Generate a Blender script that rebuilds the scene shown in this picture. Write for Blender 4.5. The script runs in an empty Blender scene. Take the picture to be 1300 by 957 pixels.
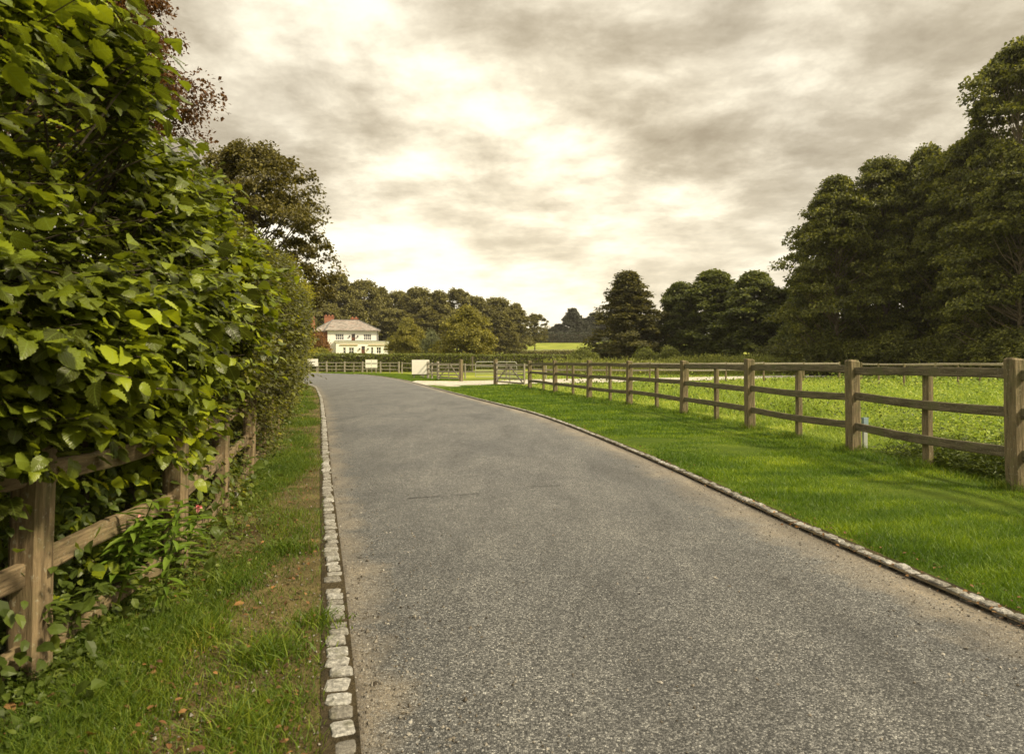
import bpy, math, random
import numpy as np
from mathutils import Vector, Matrix

R = np.random.default_rng(7)
random.seed(7)
PI = math.pi
C = bpy.context.scene.collection
scene = bpy.context.scene

# ------------------------------------------------------------------ helpers
def link(o, parent=None):
    C.objects.link(o)
    if parent is not None:
        o.parent = parent
    return o

def tag(o, label=None, cat=None, group=None, kind=None):
    if label: o['label'] = label
    if cat: o['category'] = cat
    if group: o['group'] = group
    if kind: o['kind'] = kind
    return o

def empty(name, loc=(0, 0, 0), rz=0.0):
    o = bpy.data.objects.new(name, None)
    o.location = loc
    o.rotation_euler = (0, 0, rz)
    o.empty_display_size = 0.2
    return link(o)

def mk(name, V, F, mat, parent=None, smooth=False, uv=None):
    """V (n,3) array, F array or list of arrays/lists of faces -> one mesh object"""
    V = np.asarray(V, dtype=np.float32)
    if isinstance(F, np.ndarray):
        F = [F]
    idx, starts, tot = [], [], 0
    ntot = []
    for a in F:
        a = np.asarray(a, dtype=np.int32)
        if a.size == 0:
            continue
        n, k = a.shape
        idx.append(a.ravel())
        starts.append(tot + np.arange(n, dtype=np.int32) * k)
        tot += n * k
    idx = np.concatenate(idx); starts = np.concatenate(starts)
    me = bpy.data.meshes.new(name)
    me.vertices.add(len(V)); me.vertices.foreach_set('co', V.ravel())
    me.loops.add(len(idx)); me.loops.foreach_set('vertex_index', idx)
    me.polygons.add(len(starts)); me.polygons.foreach_set('loop_start', starts)
    if uv is not None:
        l = me.uv_layers.new(name='UVMap')
        l.data.foreach_set('uv', np.asarray(uv, np.float32)[idx].ravel())
    me.polygons.foreach_set('use_smooth', np.full(len(starts), smooth))
    me.update(calc_edges=True)
    me.materials.append(mat)
    o = bpy.data.objects.new(name, me)
    return link(o, parent)

class MB:
    def __init__(s): s.v = []; s.f = {}; s.n = 0
    def add(s, V, F):
        V = np.asarray(V, float)
        s.v.append(V)
        for f in F:
            s.f.setdefault(len(f), []).append([i + s.n for i in f])
        s.n += len(V)
    def box(s, x0, x1, y0, y1, z0, z1, M=None):
        V = np.array([(x, y, z) for z in (z0, z1) for y in (y0, y1) for x in (x0, x1)], float)
        if M is not None: V = np.array([tuple(M @ Vector(p)) for p in V])
        s.add(V, [(0, 2, 3, 1), (4, 5, 7, 6), (0, 1, 5, 4), (2, 6, 7, 3), (0, 4, 6, 2), (1, 3, 7, 5)])
    def bar(s, a, b, w, h, up=(0, 0, 1)):
        a = Vector(a); b = Vector(b); d = (b - a).normalized()
        side = d.cross(Vector(up)).normalized(); u = side.cross(d).normalized()
        V = []
        for p in (a, b):
            for sx, sz in ((-1, -1), (1, -1), (1, 1), (-1, 1)):
                V.append(tuple(p + side * (sx * w / 2) + u * (sz * h / 2)))
        s.add(V, [(0, 3, 2, 1), (4, 5, 6, 7), (0, 1, 5, 4), (1, 2, 6, 5), (2, 3, 7, 6), (3, 0, 4, 7)])
    def tube(s, pts, rad, k=6, cap=True):
        pts = [Vector(p) for p in pts]
        V = []; n = len(pts)
        for i, p in enumerate(pts):
            d = (pts[min(i + 1, n - 1)] - pts[max(i - 1, 0)]).normalized()
            a = Vector((0, 0, 1)) if abs(d.z) < .9 else Vector((1, 0, 0))
            e = d.cross(a).normalized(); g = d.cross(e)
            r = rad[i] if hasattr(rad, '__len__') else rad
            for j in range(k):
                t = 2 * PI * j / k
                V.append(tuple(p + e * (r * math.cos(t)) + g * (r * math.sin(t))))
        F = []
        for i in range(n - 1):
            for j in range(k):
                F.append((i * k + j, i * k + (j + 1) % k, (i + 1) * k + (j + 1) % k, (i + 1) * k + j))
        if cap:
            F.append(tuple(range(k - 1, -1, -1))); F.append(tuple((n - 1) * k + j for j in range(k)))
        s.add(V, F)
    def build(s, name, mat, parent=None, smooth=False):
        return mk(name, np.concatenate(s.v), [np.array(f) for f in s.f.values()], mat, parent, smooth)

def pnoise(x, y, seed=0, s=1.0, oct=4):
    """cheap smooth pseudo noise, about -1..1"""
    r = np.random.default_rng(int(seed * 10) + 100)
    v = np.zeros_like(np.asarray(x, float)); amp = 0; a = 1.0
    for k in range(oct):
        for j in range(3):
            th = r.uniform(0, 2 * PI); ph = r.uniform(0, 2 * PI); f = s * (2 ** k) * r.uniform(.7, 1.3)
            v = v + a * np.sin((x * math.cos(th) + y * math.sin(th)) * f + ph + 1.3 * np.sin((y * math.cos(th) - x * math.sin(th)) * f * .7 + ph * 2))
        amp += a * 1.7; a *= .55
    return v / amp

# ------------------------------------------------------------------ materials
def newmat(name):
    m = bpy.data.materials.new(name); m.use_nodes = True
    nt = m.node_tree; b = nt.nodes['Principled BSDF']
    return m, nt, b

def N(nt, t, **kw):
    n = nt.nodes.new(t)
    for k, v in kw.items():
        if k in n.inputs: n.inputs[k].default_value = v
        else: setattr(n, k, v)
    return n

def ramp(nt, src, stops, interp='LINEAR'):
    r = nt.nodes.new('ShaderNodeValToRGB'); r.color_ramp.interpolation = interp
    e = r.color_ramp.elements
    while len(e) < len(stops): e.new(.5)
    for el, (p, c) in zip(e, stops):
        el.position = p; el.color = (*c, 1) if len(c) == 3 else c
    if src is not None: nt.links.new(src, r.inputs[0])
    return r.outputs[0]

def mixc(nt, f, a, b, mode='MIX'):
    m = nt.nodes.new('ShaderNodeMix'); m.data_type = 'RGBA'; m.blend_type = mode
    for s, v in ((m.inputs[0], f), (m.inputs[6], a), (m.inputs[7], b)):
        if isinstance(v, bpy.types.NodeSocket): nt.links.new(v, s)
        elif isinstance(v, (int, float)): s.default_value = v
        else: s.default_value = (*v, 1)
    return m.outputs[2]

def mth(nt, op, a, b=0.0, clamp=False):
    m = nt.nodes.new('ShaderNodeMath'); m.operation = op; m.use_clamp = clamp
    for s, v in zip(m.inputs, (a, b)):
        if isinstance(v, bpy.types.NodeSocket): nt.links.new(v, s)
        else: s.default_value = v
    return m.outputs[0]

def noise(nt, scale, detail=4, rough=.55, vec=None, dist=0.0, out=0):
    n = N(nt, 'ShaderNodeTexNoise', Scale=scale, Detail=detail, Roughness=rough, Distortion=dist)
    if vec is not None: nt.links.new(vec, n.inputs['Vector'])
    return n.outputs[out]

def objc(nt):
    return nt.nodes.new('ShaderNodeTexCoord').outputs['Object']

def geo(nt):
    return nt.nodes.new('ShaderNodeNewGeometry')

def bump(nt, b, h, strength=.5, dist=.02):
    bn = N(nt, 'ShaderNodeBump', Strength=strength, Distance=dist)
    nt.links.new(h, bn.inputs['Height']); nt.links.new(bn.outputs[0], b.inputs['Normal'])

def leafmat(name, stops, trans=.35, rough=.5, veins=False, nscale=.6, nmix=.35, tcol=1.6, spec=.35, stretch=None):
    """leaf: random per leaf colour + patchy variation, part diffuse, part translucent"""
    m, nt, b = newmat(name)
    g = geo(nt)
    vec = objc(nt)
    if stretch:
        mp = nt.nodes.new('ShaderNodeMapping'); mp.inputs['Scale'].default_value = stretch; nt.links.new(vec, mp.inputs[0]); vec = mp.outputs[0]
    n = noise(nt, nscale, 3, .6, vec)
    f = mth(nt, 'ADD', mth(nt, 'MULTIPLY', g.outputs['Random Per Island'], 1 - nmix), mth(nt, 'MULTIPLY', mth(nt, 'SUBTRACT', mth(nt, 'MULTIPLY', n, 2.4), .7), nmix), True)
    col = ramp(nt, f, stops)
    if veins:
        uv = nt.nodes.new('ShaderNodeUVMap')
        sp = nt.nodes.new('ShaderNodeSeparateXYZ'); nt.links.new(uv.outputs[0], sp.inputs[0])
        au = mth(nt, 'ABSOLUTE', sp.outputs[0])
        # side veins run obliquely from the midrib
        ph = mth(nt, 'SUBTRACT', mth(nt, 'MULTIPLY', sp.outputs[1], 9.0), mth(nt, 'MULTIPLY', au, 7.0))
        fr = mth(nt, 'ABSOLUTE', mth(nt, 'SUBTRACT', mth(nt, 'FRACT', ph), .5))
        vein = mth(nt, 'LESS_THAN', fr, .06)
        mid = mth(nt, 'LESS_THAN', au, .025)
        vv = mth(nt, 'MAXIMUM', vein, mid)
        col = mixc(nt, mth(nt, 'MULTIPLY', vv, .35), col, (.22, .30, .06))
        bump(nt, b, fr, .35, .004)
    nt.links.new(col, b.inputs['Base Color'])
    b.inputs['Roughness'].default_value = rough
    b.inputs['Specular IOR Level'].default_value = spec
    tr = nt.nodes.new('ShaderNodeBsdfTranslucent')
    tc = mixc(nt, 1.0, col, (tcol, tcol * .95, tcol * .5), 'MULTIPLY')
    nt.links.new(tc, tr.inputs[0])
    mx = nt.nodes.new('ShaderNodeMixShader'); mx.inputs[0].default_value = trans
    nt.links.new(b.outputs[0], mx.inputs[1]); nt.links.new(tr.outputs[0], mx.inputs[2])
    nt.links.new(mx.outputs[0], nt.nodes['Material Output'].inputs[0])
    return m

def barkmat(name, a=(.07, .05, .035), c=(.20, .16, .11)):
    m, nt, b = newmat(name)
    mp = nt.nodes.new('ShaderNodeMapping'); nt.links.new(objc(nt), mp.inputs[0]); mp.inputs['Scale'].default_value = (6, 6, 1.2)
    n = noise(nt, 2.0, 6, .65, mp.outputs[0])
    nt.links.new(ramp(nt, n, [(.35, a), (.65, c)]), b.inputs['Base Color'])
    b.inputs['Roughness'].default_value = .9; bump(nt, b, n, .6, .03)
    return m

def woodmat(name, dark, light, green=(.10, .11, .04), gamt=.45, sc=(14, 14, 1.5)):
    """weathered timber: grain, knots, algae and lichen"""
    m, nt, b = newmat(name)
    oc = objc(nt)
    mp = nt.nodes.new('ShaderNodeMapping'); nt.links.new(oc, mp.inputs[0]); mp.inputs['Scale'].default_value = sc
    n1 = noise(nt, 2.2, 8, .7, mp.outputs[0], .6)
    col = ramp(nt, n1, [(.3, dark), (.52, tuple((x + y) / 2 for x, y in zip(dark, light))), (.72, light)])
    n2 = noise(nt, 3.1, 5, .7, oc)
    col = mixc(nt, ramp(nt, n2, [(.46, (0, 0, 0)), (.66, (gamt,) * 3)]), col, green)
    n3 = noise(nt, 45, 3, .6, oc)
    col = mixc(nt, ramp(nt, n3, [(.60, (0, 0, 0)), (.72, (.5,) * 3)]), col, (.36, .35, .27))
    ri = geo(nt).outputs['Random Per Island']
    col = mixc(nt, 1.0, col, ramp(nt, ri, [(0, (.75,) * 3), (1, (1.2,) * 3)]), 'MULTIPLY')
    nt.links.new(col, b.inputs['Base Color'])
    b.inputs['Roughness'].default_value = .85; b.inputs['Specular IOR Level'].default_value = .25
    bump(nt, b, n1, .7, .012)
    return m

def plain(name, col, rough=.6, nz=.15, sc=8, metal=0.0, bmp=0.0):
    m, nt, b = newmat(name)
    n = noise(nt, sc, 5, .6, objc(nt))
    lo = tuple(c * (1 - nz) for c in col); hi = tuple(min(1, c * (1 + nz)) for c in col)
    nt.links.new(ramp(nt, n, [(.3, lo), (.7, hi)]), b.inputs['Base Color'])
    b.inputs['Roughness'].default_value = rough; b.inputs['Metallic'].default_value = metal
    if bmp: bump(nt, b, n, bmp, .01)
    return m

def grassground(name, stops, sc=.8, fine=40, soil=None, soilamt=(.55, .65), bscale=60):
    m, nt, b = newmat(name)
    oc = nt.nodes.new('ShaderNodeNewGeometry').outputs['Position']
    n1 = noise(nt, sc, 5, .6, oc, .4)
    col = ramp(nt, n1, stops)
    n2 = noise(nt, fine, 4, .7, oc)
    col = mixc(nt, 1.0, col, ramp(nt, n2, [(.3, (.55,) * 3), (.7, (1.35,) * 3)]), 'MULTIPLY')
    if soil:
        n3 = noise(nt, 2.3, 6, .65, oc)
        col = mixc(nt, ramp(nt, n3, [(soilamt[0], (0, 0, 0)), (soilamt[1], (1, 1, 1))]), col, soil)
    nt.links.new(col, b.inputs['Base Color'])
    b.inputs['Roughness'].default_value = .95; b.inputs['Specular IOR Level'].default_value = .1
    bump(nt, b, noise(nt, bscale, 4, .7, oc), .8, .04)
    return m

M = {}
M['bark'] = barkmat('bark')
M['bark_dark'] = barkmat('bark_dark', (.03, .022, .015), (.09, .07, .05))
M['post'] = woodmat('post_timber', (.036, .027, .014), (.31, .245, .145), gamt=.6)
M['rail'] = woodmat('rail_timber', (.028, .023, .013), (.22, .185, .12), gamt=.75, sc=(1.6, 1.6, 18))
M['postl'] = woodmat('hedge_post_timber', (.038, .026, .014), (.28, .205, .12), gamt=.45)
M['raill'] = woodmat('hedge_rail_timber', (.05, .036, .02), (.30, .22, .13), gamt=.4, sc=(1.6, 1.6, 18))
M['farwood'] = woodmat('grey_timber', (.15, .13, .10), (.44, .40, .33), gamt=.15)
M['hazel'] = leafmat('hazel_leaf', [(0, (.024, .026, .006)), (.35, (.052, .062, .008)), (.62, (.14, .175, .012)), (.85, (.32, .37, .016)), (1, (.55, .52, .022))], .33, .36, True, .9, .5)
M['mixed'] = leafmat('mixed_leaf', [(0, (.022, .024, .007)), (.5, (.064, .066, .011)), (.8, (.16, .17, .020)), (1, (.40, .38, .035))], .40, .42, False, .8, .45, spec=.45)
M['hornbeam'] = leafmat('hornbeam_leaf', [(0, (.075, .078, .010)), (.5, (.20, .205, .016)), (1, (.40, .36, .03))], .4, .5, False, .5, .5)
M['brown'] = leafmat('copper_leaf', [(0, (.045, .020, .008)), (.6, (.11, .050, .017)), (1, (.19, .095, .03))], .3, .5)
M['oak'] = leafmat('oak_leaf', [(0, (.038, .032, .008)), (.6, (.10, .088, .018)), (1, (.21, .18, .035))], .3, .5)
M['green1'] = leafmat('alder_leaf', [(0, (.030, .036, .008)), (.5, (.088, .100, .018)), (1, (.27, .275, .045))], .32, .55, nscale=.25)
M['lone'] = leafmat('lone_tree_leaf', [(0, (.035, .036, .010)), (.55, (.085, .082, .022)), (1, (.17, .15, .04))], .35, .55, nscale=.25)
M['green2'] = leafmat('sycamore_leaf', [(0, (.030, .040, .010)), (.5, (.078, .096, .020)), (1, (.20, .22, .042))], .32, .55, nscale=.3)
M['wood'] = leafmat('woodland_leaf', [(0, (.046, .042, .013)), (.55, (.125, .116, .03)), (1, (.27, .25, .065))], .25, .6, nscale=.15)
M['willow'] = leafmat('willow_leaf', [(0, (.06, .07, .034)), (.55, (.14, .155, .072)), (1, (.27, .29, .14))], .3, .55, nscale=.5)
M['lime'] = leafmat('round_tree_leaf', [(0, (.07, .07, .015)), (.55, (.19, .18, .03)), (1, (.38, .34, .055))], .3, .55, nscale=.5)
M['rust'] = leafmat('rust_leaf', [(0, (.07, .032, .008)), (.6, (.20, .09, .018)), (1, (.32, .17, .03))], .3, .55)
M['pine'] = leafmat('far_leaf', [(0, (.018, .022, .014)), (.6, (.035, .040, .024)), (1, (.06, .065, .036))], .2, .7)
M['weed'] = leafmat('weed_leaf', [(0, (.035, .052, .009)), (.6, (.085, .12, .018)), (1, (.18, .21, .03))], .35, .5)
M['tallweed'] = leafmat('tall_weed_leaf', [(0, (.06, .075, .016)), (.6, (.17, .19, .04)), (1, (.34, .34, .09))], .35, .6, nscale=.2)
M['balsam'] = leafmat('balsam_leaf', [(0, (.06, .11, .012)), (.6, (.14, .22, .025)), (1, (.30, .38, .09))], .35, .35, spec=.5)
M['clip'] = leafmat('clipped_leaf', [(0, (.05, .06, .01)), (.6, (.12, .14, .02)), (1, (.26, .28, .04))], .3, .5, nscale=1.5)
M['lawn'] = leafmat('lawn_blade', [(0, (.020, .045, .004)), (.3, (.050, .105, .006)), (.6, (.115, .19, .010)), (.85, (.26, .34, .02)), (1, (.48, .50, .05))], .36, .5, nscale=1.3, nmix=.62, stretch=(.55, 1.3, 1))
M['verge'] = leafmat('verge_blade', [(0, (.030, .060, .005)), (.5, (.080, .135, .010)), (.85, (.18, .22, .02)), (1, (.38, .32, .06))], .35, .55, nscale=1.2, nmix=.45)
M['meadow'] = leafmat('meadow_blade', [(0, (.05, .09, .012)), (.35, (.14, .21, .03)), (.7, (.31, .39, .07)), (1, (.60, .60, .22))], .4, .6, nscale=.8, nmix=.6, stretch=(.7, 1.2, 1))
M['litter'] = leafmat('litter_leaf', [(0, (.05, .025, .012)), (.6, (.15, .07, .025)), (.88, (.22, .12, .045)), (1, (.36, .16, .04))], .15, .7, nmix=.1)
M['pink'] = plain('pink_petal', (.75, .32, .33), .5, .2, 30)

# ------------------------------------------------------------------ layout of the lane (metres, y ahead of the viewer)
H = 1.30
def smoothline(pts, n=900):
    p = np.array(pts, float); y = np.linspace(p[0, 1], p[-1, 1], n)
    x = np.interp(y, p[:, 1], p[:, 0])
    k = 41
    ker = np.hanning(k + 2)[1:-1]; ker /= ker.sum()
    dx0 = x[0] - x[1]; dx1 = x[-1] - x[-2]
    xp = np.concatenate([x[0] + dx0 * np.arange(k // 2, 0, -1), x, x[-1] + dx1 * np.arange(1, k // 2 + 1)])
    return y, np.convolve(xp, ker, 'valid')
LK = smoothline([(1.9, -8), (1.1, -4), (.1, 0), (-.64, 2.75), (-.99, 4.02), (-1.31, 5.12), (-1.86, 7.04), (-2.77, 10.3), (-4.03, 14.8), (-6.37, 23), (-9.4, 33), (-12.6, 41), (-17, 50), (-25, 62), (-36, 74), (-62, 95), (-100, 122)])
RK = smoothline([(3.6, -8), (3.2, -3), (2.9, 0), (2.5, 3.34), (2.3, 4.44), (2.12, 5.9), (2.03, 7.1), (1.69, 9.8), (1.07, 13.9), (.5, 16.9), (-.73, 21.3), (-2.56, 28), (-4.8, 36.5), (-7.7, 47), (-10.7, 56), (-13.9, 64), (-23, 76), (-40, 90), (-70, 108), (-90, 120)])
def XL(y): return np.interp(y, *LK)
def XR(y): return np.interp(y, *RK)
FL = [(-1.72, -1.0), (-1.86, .9), (-1.97, 2.78), (-2.07, 4.19), (-2.47, 5.8), (-2.9, 7.5), (-3.35, 9.1), (-3.78, 10.6), (-4.22, 12.2), (-4.7, 13.9), (-5.2, 15.6), (-5.75, 17.4), (-6.3, 19.2), (-7.0, 21.4)]
fly = np.array([p[1] for p in FL] + [30, 41, 60.]); flx = np.array([p[0] for p in FL] + [-9.7, -13.6, -22.])
def XF(y): return np.interp(y, fly, flx)
FR = [(5.35, -.6), (5.25, 3.1), (5.0, 6.75), (4.8, 9.6), (4.46, 12.8), (4.1, 16.3), (3.4, 19.8), (2.6, 23.0), (1.7, 26.8), (.8, 30.6), (-.05, 36.3)]
fry = np.array([p[1] for p in FR]); frx = np.array([p[0] for p in FR])
def XFR(y): return np.interp(y, fry, frx)

def terrain(x, y):
    d = np.maximum(0, np.asarray(y, float) - 75)
    d = np.where(d > 220, 220 + 40 * (1 - np.exp(-(d - 220) / 40)), d)
    return .00015 * d * d + .005 * d + np.where(d > 8, .25 * pnoise(x, y, 5, .03, 2), 0)
def tz(x, y): return float(terrain(np.array(float(x)), np.array(float(y))))

# ------------------------------------------------------------------ setting
def grid_mesh(name, xs, ys, zf, mat):
    X, Y = np.meshgrid(xs, ys); Z = zf(X, Y)
    V = np.stack([X, Y, Z], -1).reshape(-1, 3)
    nx, ny = len(xs), len(ys)
    i = np.arange(nx - 1)[None, :] + nx * np.arange(ny - 1)[:, None]
    F = np.stack([i, i + 1, i + nx + 1, i + nx], -1).reshape(-1, 4)
    return mk(name, V, F, mat, None, True)

M['ground'] = grassground('field_grass', [(.3, (.11, .14, .018)), (.5, (.20, .23, .03)), (.7, (.32, .33, .06))], .12, 25, (.10, .08, .04), (.72, .8), 30)
xs = np.concatenate([[-2500, -1500, -900, -600, -450], np.arange(-350, 351, 7.), [450, 600, 900, 1500, 2500]])
ys = np.concatenate([[-600, -300, -150, -80, -40], np.arange(-20, 420, 5.), [450, 500, 600, 800, 1200, 2500]])
g = grid_mesh('ground', xs, ys, lambda x, y: terrain(x, y) - .012, M['ground']); tag(g, kind='structure')

# asphalt
def asphalt():
    m, nt, b = newmat('worn_asphalt')
    pos = geo(nt).outputs['Position']
    v = N(nt, 'ShaderNodeTexVoronoi', Scale=155.0); nt.links.new(pos, v.inputs['Vector'])
    sp = nt.nodes.new('ShaderNodeSeparateXYZ'); nt.links.new(v.outputs['Color'], sp.inputs[0])
    chip = ramp(nt, sp.outputs[0], [(0, (.020, .021, .022)), (.35, (.060, .060, .061)), (.7, (.138, .137, .136)), (.92, (.25, .248, .244)), (1, (.42, .415, .40))])
    edge = ramp(nt, v.outputs['Distance'], [(.35, (1, 1, 1)), (.75, (.35,) * 3)])
    col = mixc(nt, .8, chip, edge, 'MULTIPLY')
    n1 = noise(nt, .55, 6, .6, pos, .5)
    col = mixc(nt, 1.0, col, ramp(nt, n1, [(.3, (.76, .77, .80)), (.7, (1.20, 1.19, 1.17))]), 'MULTIPLY')
    n2 = noise(nt, 7, 6, .7, pos)
    col = mixc(nt, 1.0, col, ramp(nt, n2, [(.3, (.85,) * 3), (.7, (1.15,) * 3)]), 'MULTIPLY')
    uv = nt.nodes.new('ShaderNodeUVMap'); su = nt.nodes.new('ShaderNodeSeparateXYZ'); nt.links.new(uv.outputs[0], su.inputs[0])
    wob = mth(nt, 'MULTIPLY', mth(nt, 'SUBTRACT', noise(nt, 1.7, 6, .7, pos), .5), .9)
    eL = mth(nt, 'ADD', su.outputs[0], wob)         # metres from the left kerb, wobbled
    eR = mth(nt, 'ADD', su.outputs[1], wob)
    sandL = ramp(nt, eL, [(.0, (.65,) * 3), (.27, (0,) * 3)]); sandR = ramp(nt, eR, [(.06, (.8,) * 3), (.50, (0,) * 3)])
    sand = mth(nt, 'MAXIMUM', sandL, sandR)
    n4 = noise(nt, 60, 4, .7, pos)
    scol = ramp(nt, n4, [(.3, (.17, .135, .095)), (.7, (.36, .30, .22))])
    gap = ramp(nt, sp.outputs[1], [(.1, (.35,) * 3), (.5, (1,) * 3)])
    col = mixc(nt, mth(nt, 'MULTIPLY', sand, gap), col, scol)
    # uneven dark brown line right against the setts
    dL = ramp(nt, mth(nt, 'ADD', su.outputs[0], mth(nt, 'MULTIPLY', wob, .25)), [(.01, (.75,) * 3), (.055, (0,) * 3)])
    dR = ramp(nt, mth(nt, 'ADD', su.outputs[1], mth(nt, 'MULTIPLY', wob, .35)), [(.02, (.8,) * 3), (.13, (0,) * 3)])
    col = mixc(nt, mth(nt, 'MAXIMUM', dL, dR), col, (.06, .047, .032))
    # worn tracks, old damp marks and oil spots along the lane
    mp = nt.nodes.new('ShaderNodeMapping'); mp.inputs['Scale'].default_value = (1.9, .45, 1); nt.links.new(pos, mp.inputs[0])
    n5 = noise(nt, 1.0, 6, .65, mp.outputs[0], .6)
    col = mixc(nt, 1.0, col, ramp(nt, n5, [(.32, (.66, .655, .65)), (.48, (.95,) * 3), (.68, (1.2, 1.19, 1.16))]), 'MULTIPLY')
    n6 = noise(nt, 3.2, 3, .5, pos, .8)
    col = mixc(nt, ramp(nt, n6, [(.68, (0,) * 3), (.74, (.6,) * 3)]), col, (.035, .033, .031))
    nt.links.new(col, b.inputs['Base Color'])
    b.inputs['Roughness'].default_value = .6; b.inputs['Specular IOR Level'].default_value = .45
    h = mth(nt, 'ADD', mth(nt, 'SUBTRACT', 1.0, v.outputs['Distance']), mth(nt, 'MULTIPLY', sp.outputs[2], .5))
    bump(nt, b, h, .7, .006)
    return m
M['asphalt'] = asphalt()
n = 700
yy = np.concatenate([np.linspace(-8, 60, 500), np.linspace(60.4, 120, 200)])
cols = 9
fr = np.linspace(0, 1, cols)
xl = XL(yy) - .02; xr = XR(yy) + .02
Xg = xl[:, None] + (xr - xl)[:, None] * fr
Yg = np.repeat(yy[:, None], cols, 1)
camber = .03 * (1 - (2 * fr - 1) ** 2)
Zg = terrain(Xg, Yg) + .004 + camber[None, :] * 1.0
V = np.stack([Xg, Yg, Zg], -1).reshape(-1, 3)
dl = Xg - xl[:, None]; dr = xr[:, None] - Xg
uvr = np.stack([dl, dr], -1).reshape(-1, 2)
i = np.arange(cols - 1)[None, :] + cols * np.arange(n - 1)[:, None]
F = np.stack([i, i + 1, i + cols + 1, i + cols], -1).reshape(-1, 4)
road = mk('road', V, F, M['asphalt'], None, True, uvr); tag(road, kind='structure')

# transverse crack in the asphalt (a real thin groove of tar)
M['tar'] = plain('tar', (.022, .021, .02), .6)
def crack(pts, w, name):
    V = []; F = []
    for k, (x, y) in enumerate(pts):
        ww = w * random.uniform(.4, 1.2)
        f = (x - XL(y)) / (XR(y) - XL(y)); z = .004 + .03 * (1 - (2 * f - 1) ** 2) + .004
        V += [(x, y - ww, z), (x, y + ww, z)]
        if k: F.append((2 * k - 2, 2 * k, 2 * k + 1, 2 * k - 1))
    o = mk(name, np.array(V), np.array(F), M['tar']); tag(o, kind='structure')
crack([(-.98 + .045 * k, 6.35 + .012 * k + random.uniform(-.02, .02)) for k in range(16)], .011, 'road_crack')
crack([(.15 + .05 * k, 6.9 + .006 * k + random.uniform(-.015, .015)) for k in range(9)], .008, 'road_crack')

# verge sheets
def strip(name, fa, fb, y0, y1, z, mat, ny=400, nx=14, amp=.02, seed=0, soft=True):
    y = np.linspace(y0, y1, ny); f = np.linspace(0, 1, nx)
    a = fa(y); b = fb(y)
    X = a[:, None] + (b - a)[:, None] * f; Y = np.repeat(y[:, None], nx, 1)
    Z = terrain(X, Y) + z + amp * pnoise(X, Y, seed, 2.0, 3) * np.sin(PI * f)[None, :]
    V = np.stack([X, Y, Z], -1).reshape(-1, 3)
    i = np.arange(nx - 1)[None, :] + nx * np.arange(ny - 1)[:, None]
    F = np.stack([i, i + 1, i + nx + 1, i + nx], -1).reshape(-1, 4)
    o = mk(name, V, F, mat, None, True); tag(o, kind='structure'); return o
M['lawnbase'] = grassground('lawn_base', [(.3, (.05, .085, .008)), (.55, (.09, .13, .012)), (.72, (.15, .19, .02))], .9, 45, (.11, .085, .045), (.68, .76))
M['vergebase'] = grassground('verge_base', [(.3, (.07, .048, .022)), (.5, (.13, .105, .048)), (.7, (.26, .20, .09))], 1.8, 70, (.06, .075, .016), (.56, .66))
strip('lawn_verge', lambda y: XR(y) + .085, lambda y: XFR(y) + .5, -7, 36, .022, M['lawnbase'], seed=2)
strip('hedge_verge', lambda y: XF(y) - 1.6, lambda y: XL(y) - .09, -7, 60, .022, M['vergebase'], seed=3)

# gravel drive and field path
def gravel():
    m, nt, b = newmat('pale_gravel')
    pos = geo(nt).outputs['Position']
    v = N(nt, 'ShaderNodeTexVoronoi', Scale=28.0); nt.links.new(pos, v.inputs['Vector'])
    sp = nt.nodes.new('ShaderNodeSeparateXYZ'); nt.links.new(v.outputs['Color'], sp.inputs[0])
    c = ramp(nt, sp.outputs[0], [(0, (.22, .19, .15)), (.5, (.42, .39, .34)), (1, (.68, .65, .58))])
    n = noise(nt, .8, 5, .6, pos)
    c = mixc(nt, 1.0, c, ramp(nt, n, [(.3, (.75, .74, .7)), (.7, (1.15,) * 3)]), 'MULTIPLY')
    nt.links.new(c, b.inputs['Base Color']); b.inputs['Roughness'].default_value = .9
    bump(nt, b, v.outputs['Distance'], .8, .02)
    return m
M['gravel'] = gravel()
def poly(name, pts, z, mat):
    V = np.array([(x, y, tz(x, y) + z) for x, y in pts])
    me = bpy.data.meshes.new(name); me.from_pydata([tuple(v) for v in V], [], [tuple(range(len(V)))]); me.materials.append(mat)
    o = bpy.data.objects.new(name, me); link(o); tag(o, kind='structure'); return o
# drive mouth between the two kerbed verges, through the gateway, then the path over the field
dr = [(float(XR(y)) + .1, y) for y in np.linspace(31.2, 45.5, 16)]
poly('gravel_drive', [(-2.6, 32.6), (-1.6, 35.2), (-.9, 36.9)] + [(2.5, 39.2), (5.5, 40.4), (9.5, 43.2), (13, 45.5), (18, 49), (25, 55), (33, 61), (44, 66), (44, 69), (33, 64.8), (25, 60.5), (17, 55.5), (11, 51.5), (6, 49.5), (1.5, 47.5), (-1.5, 44.8), (-3.6, 43.2)] + [(-5.6, 43.6)] + dr[::-1], .018, M['gravel'])

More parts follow.
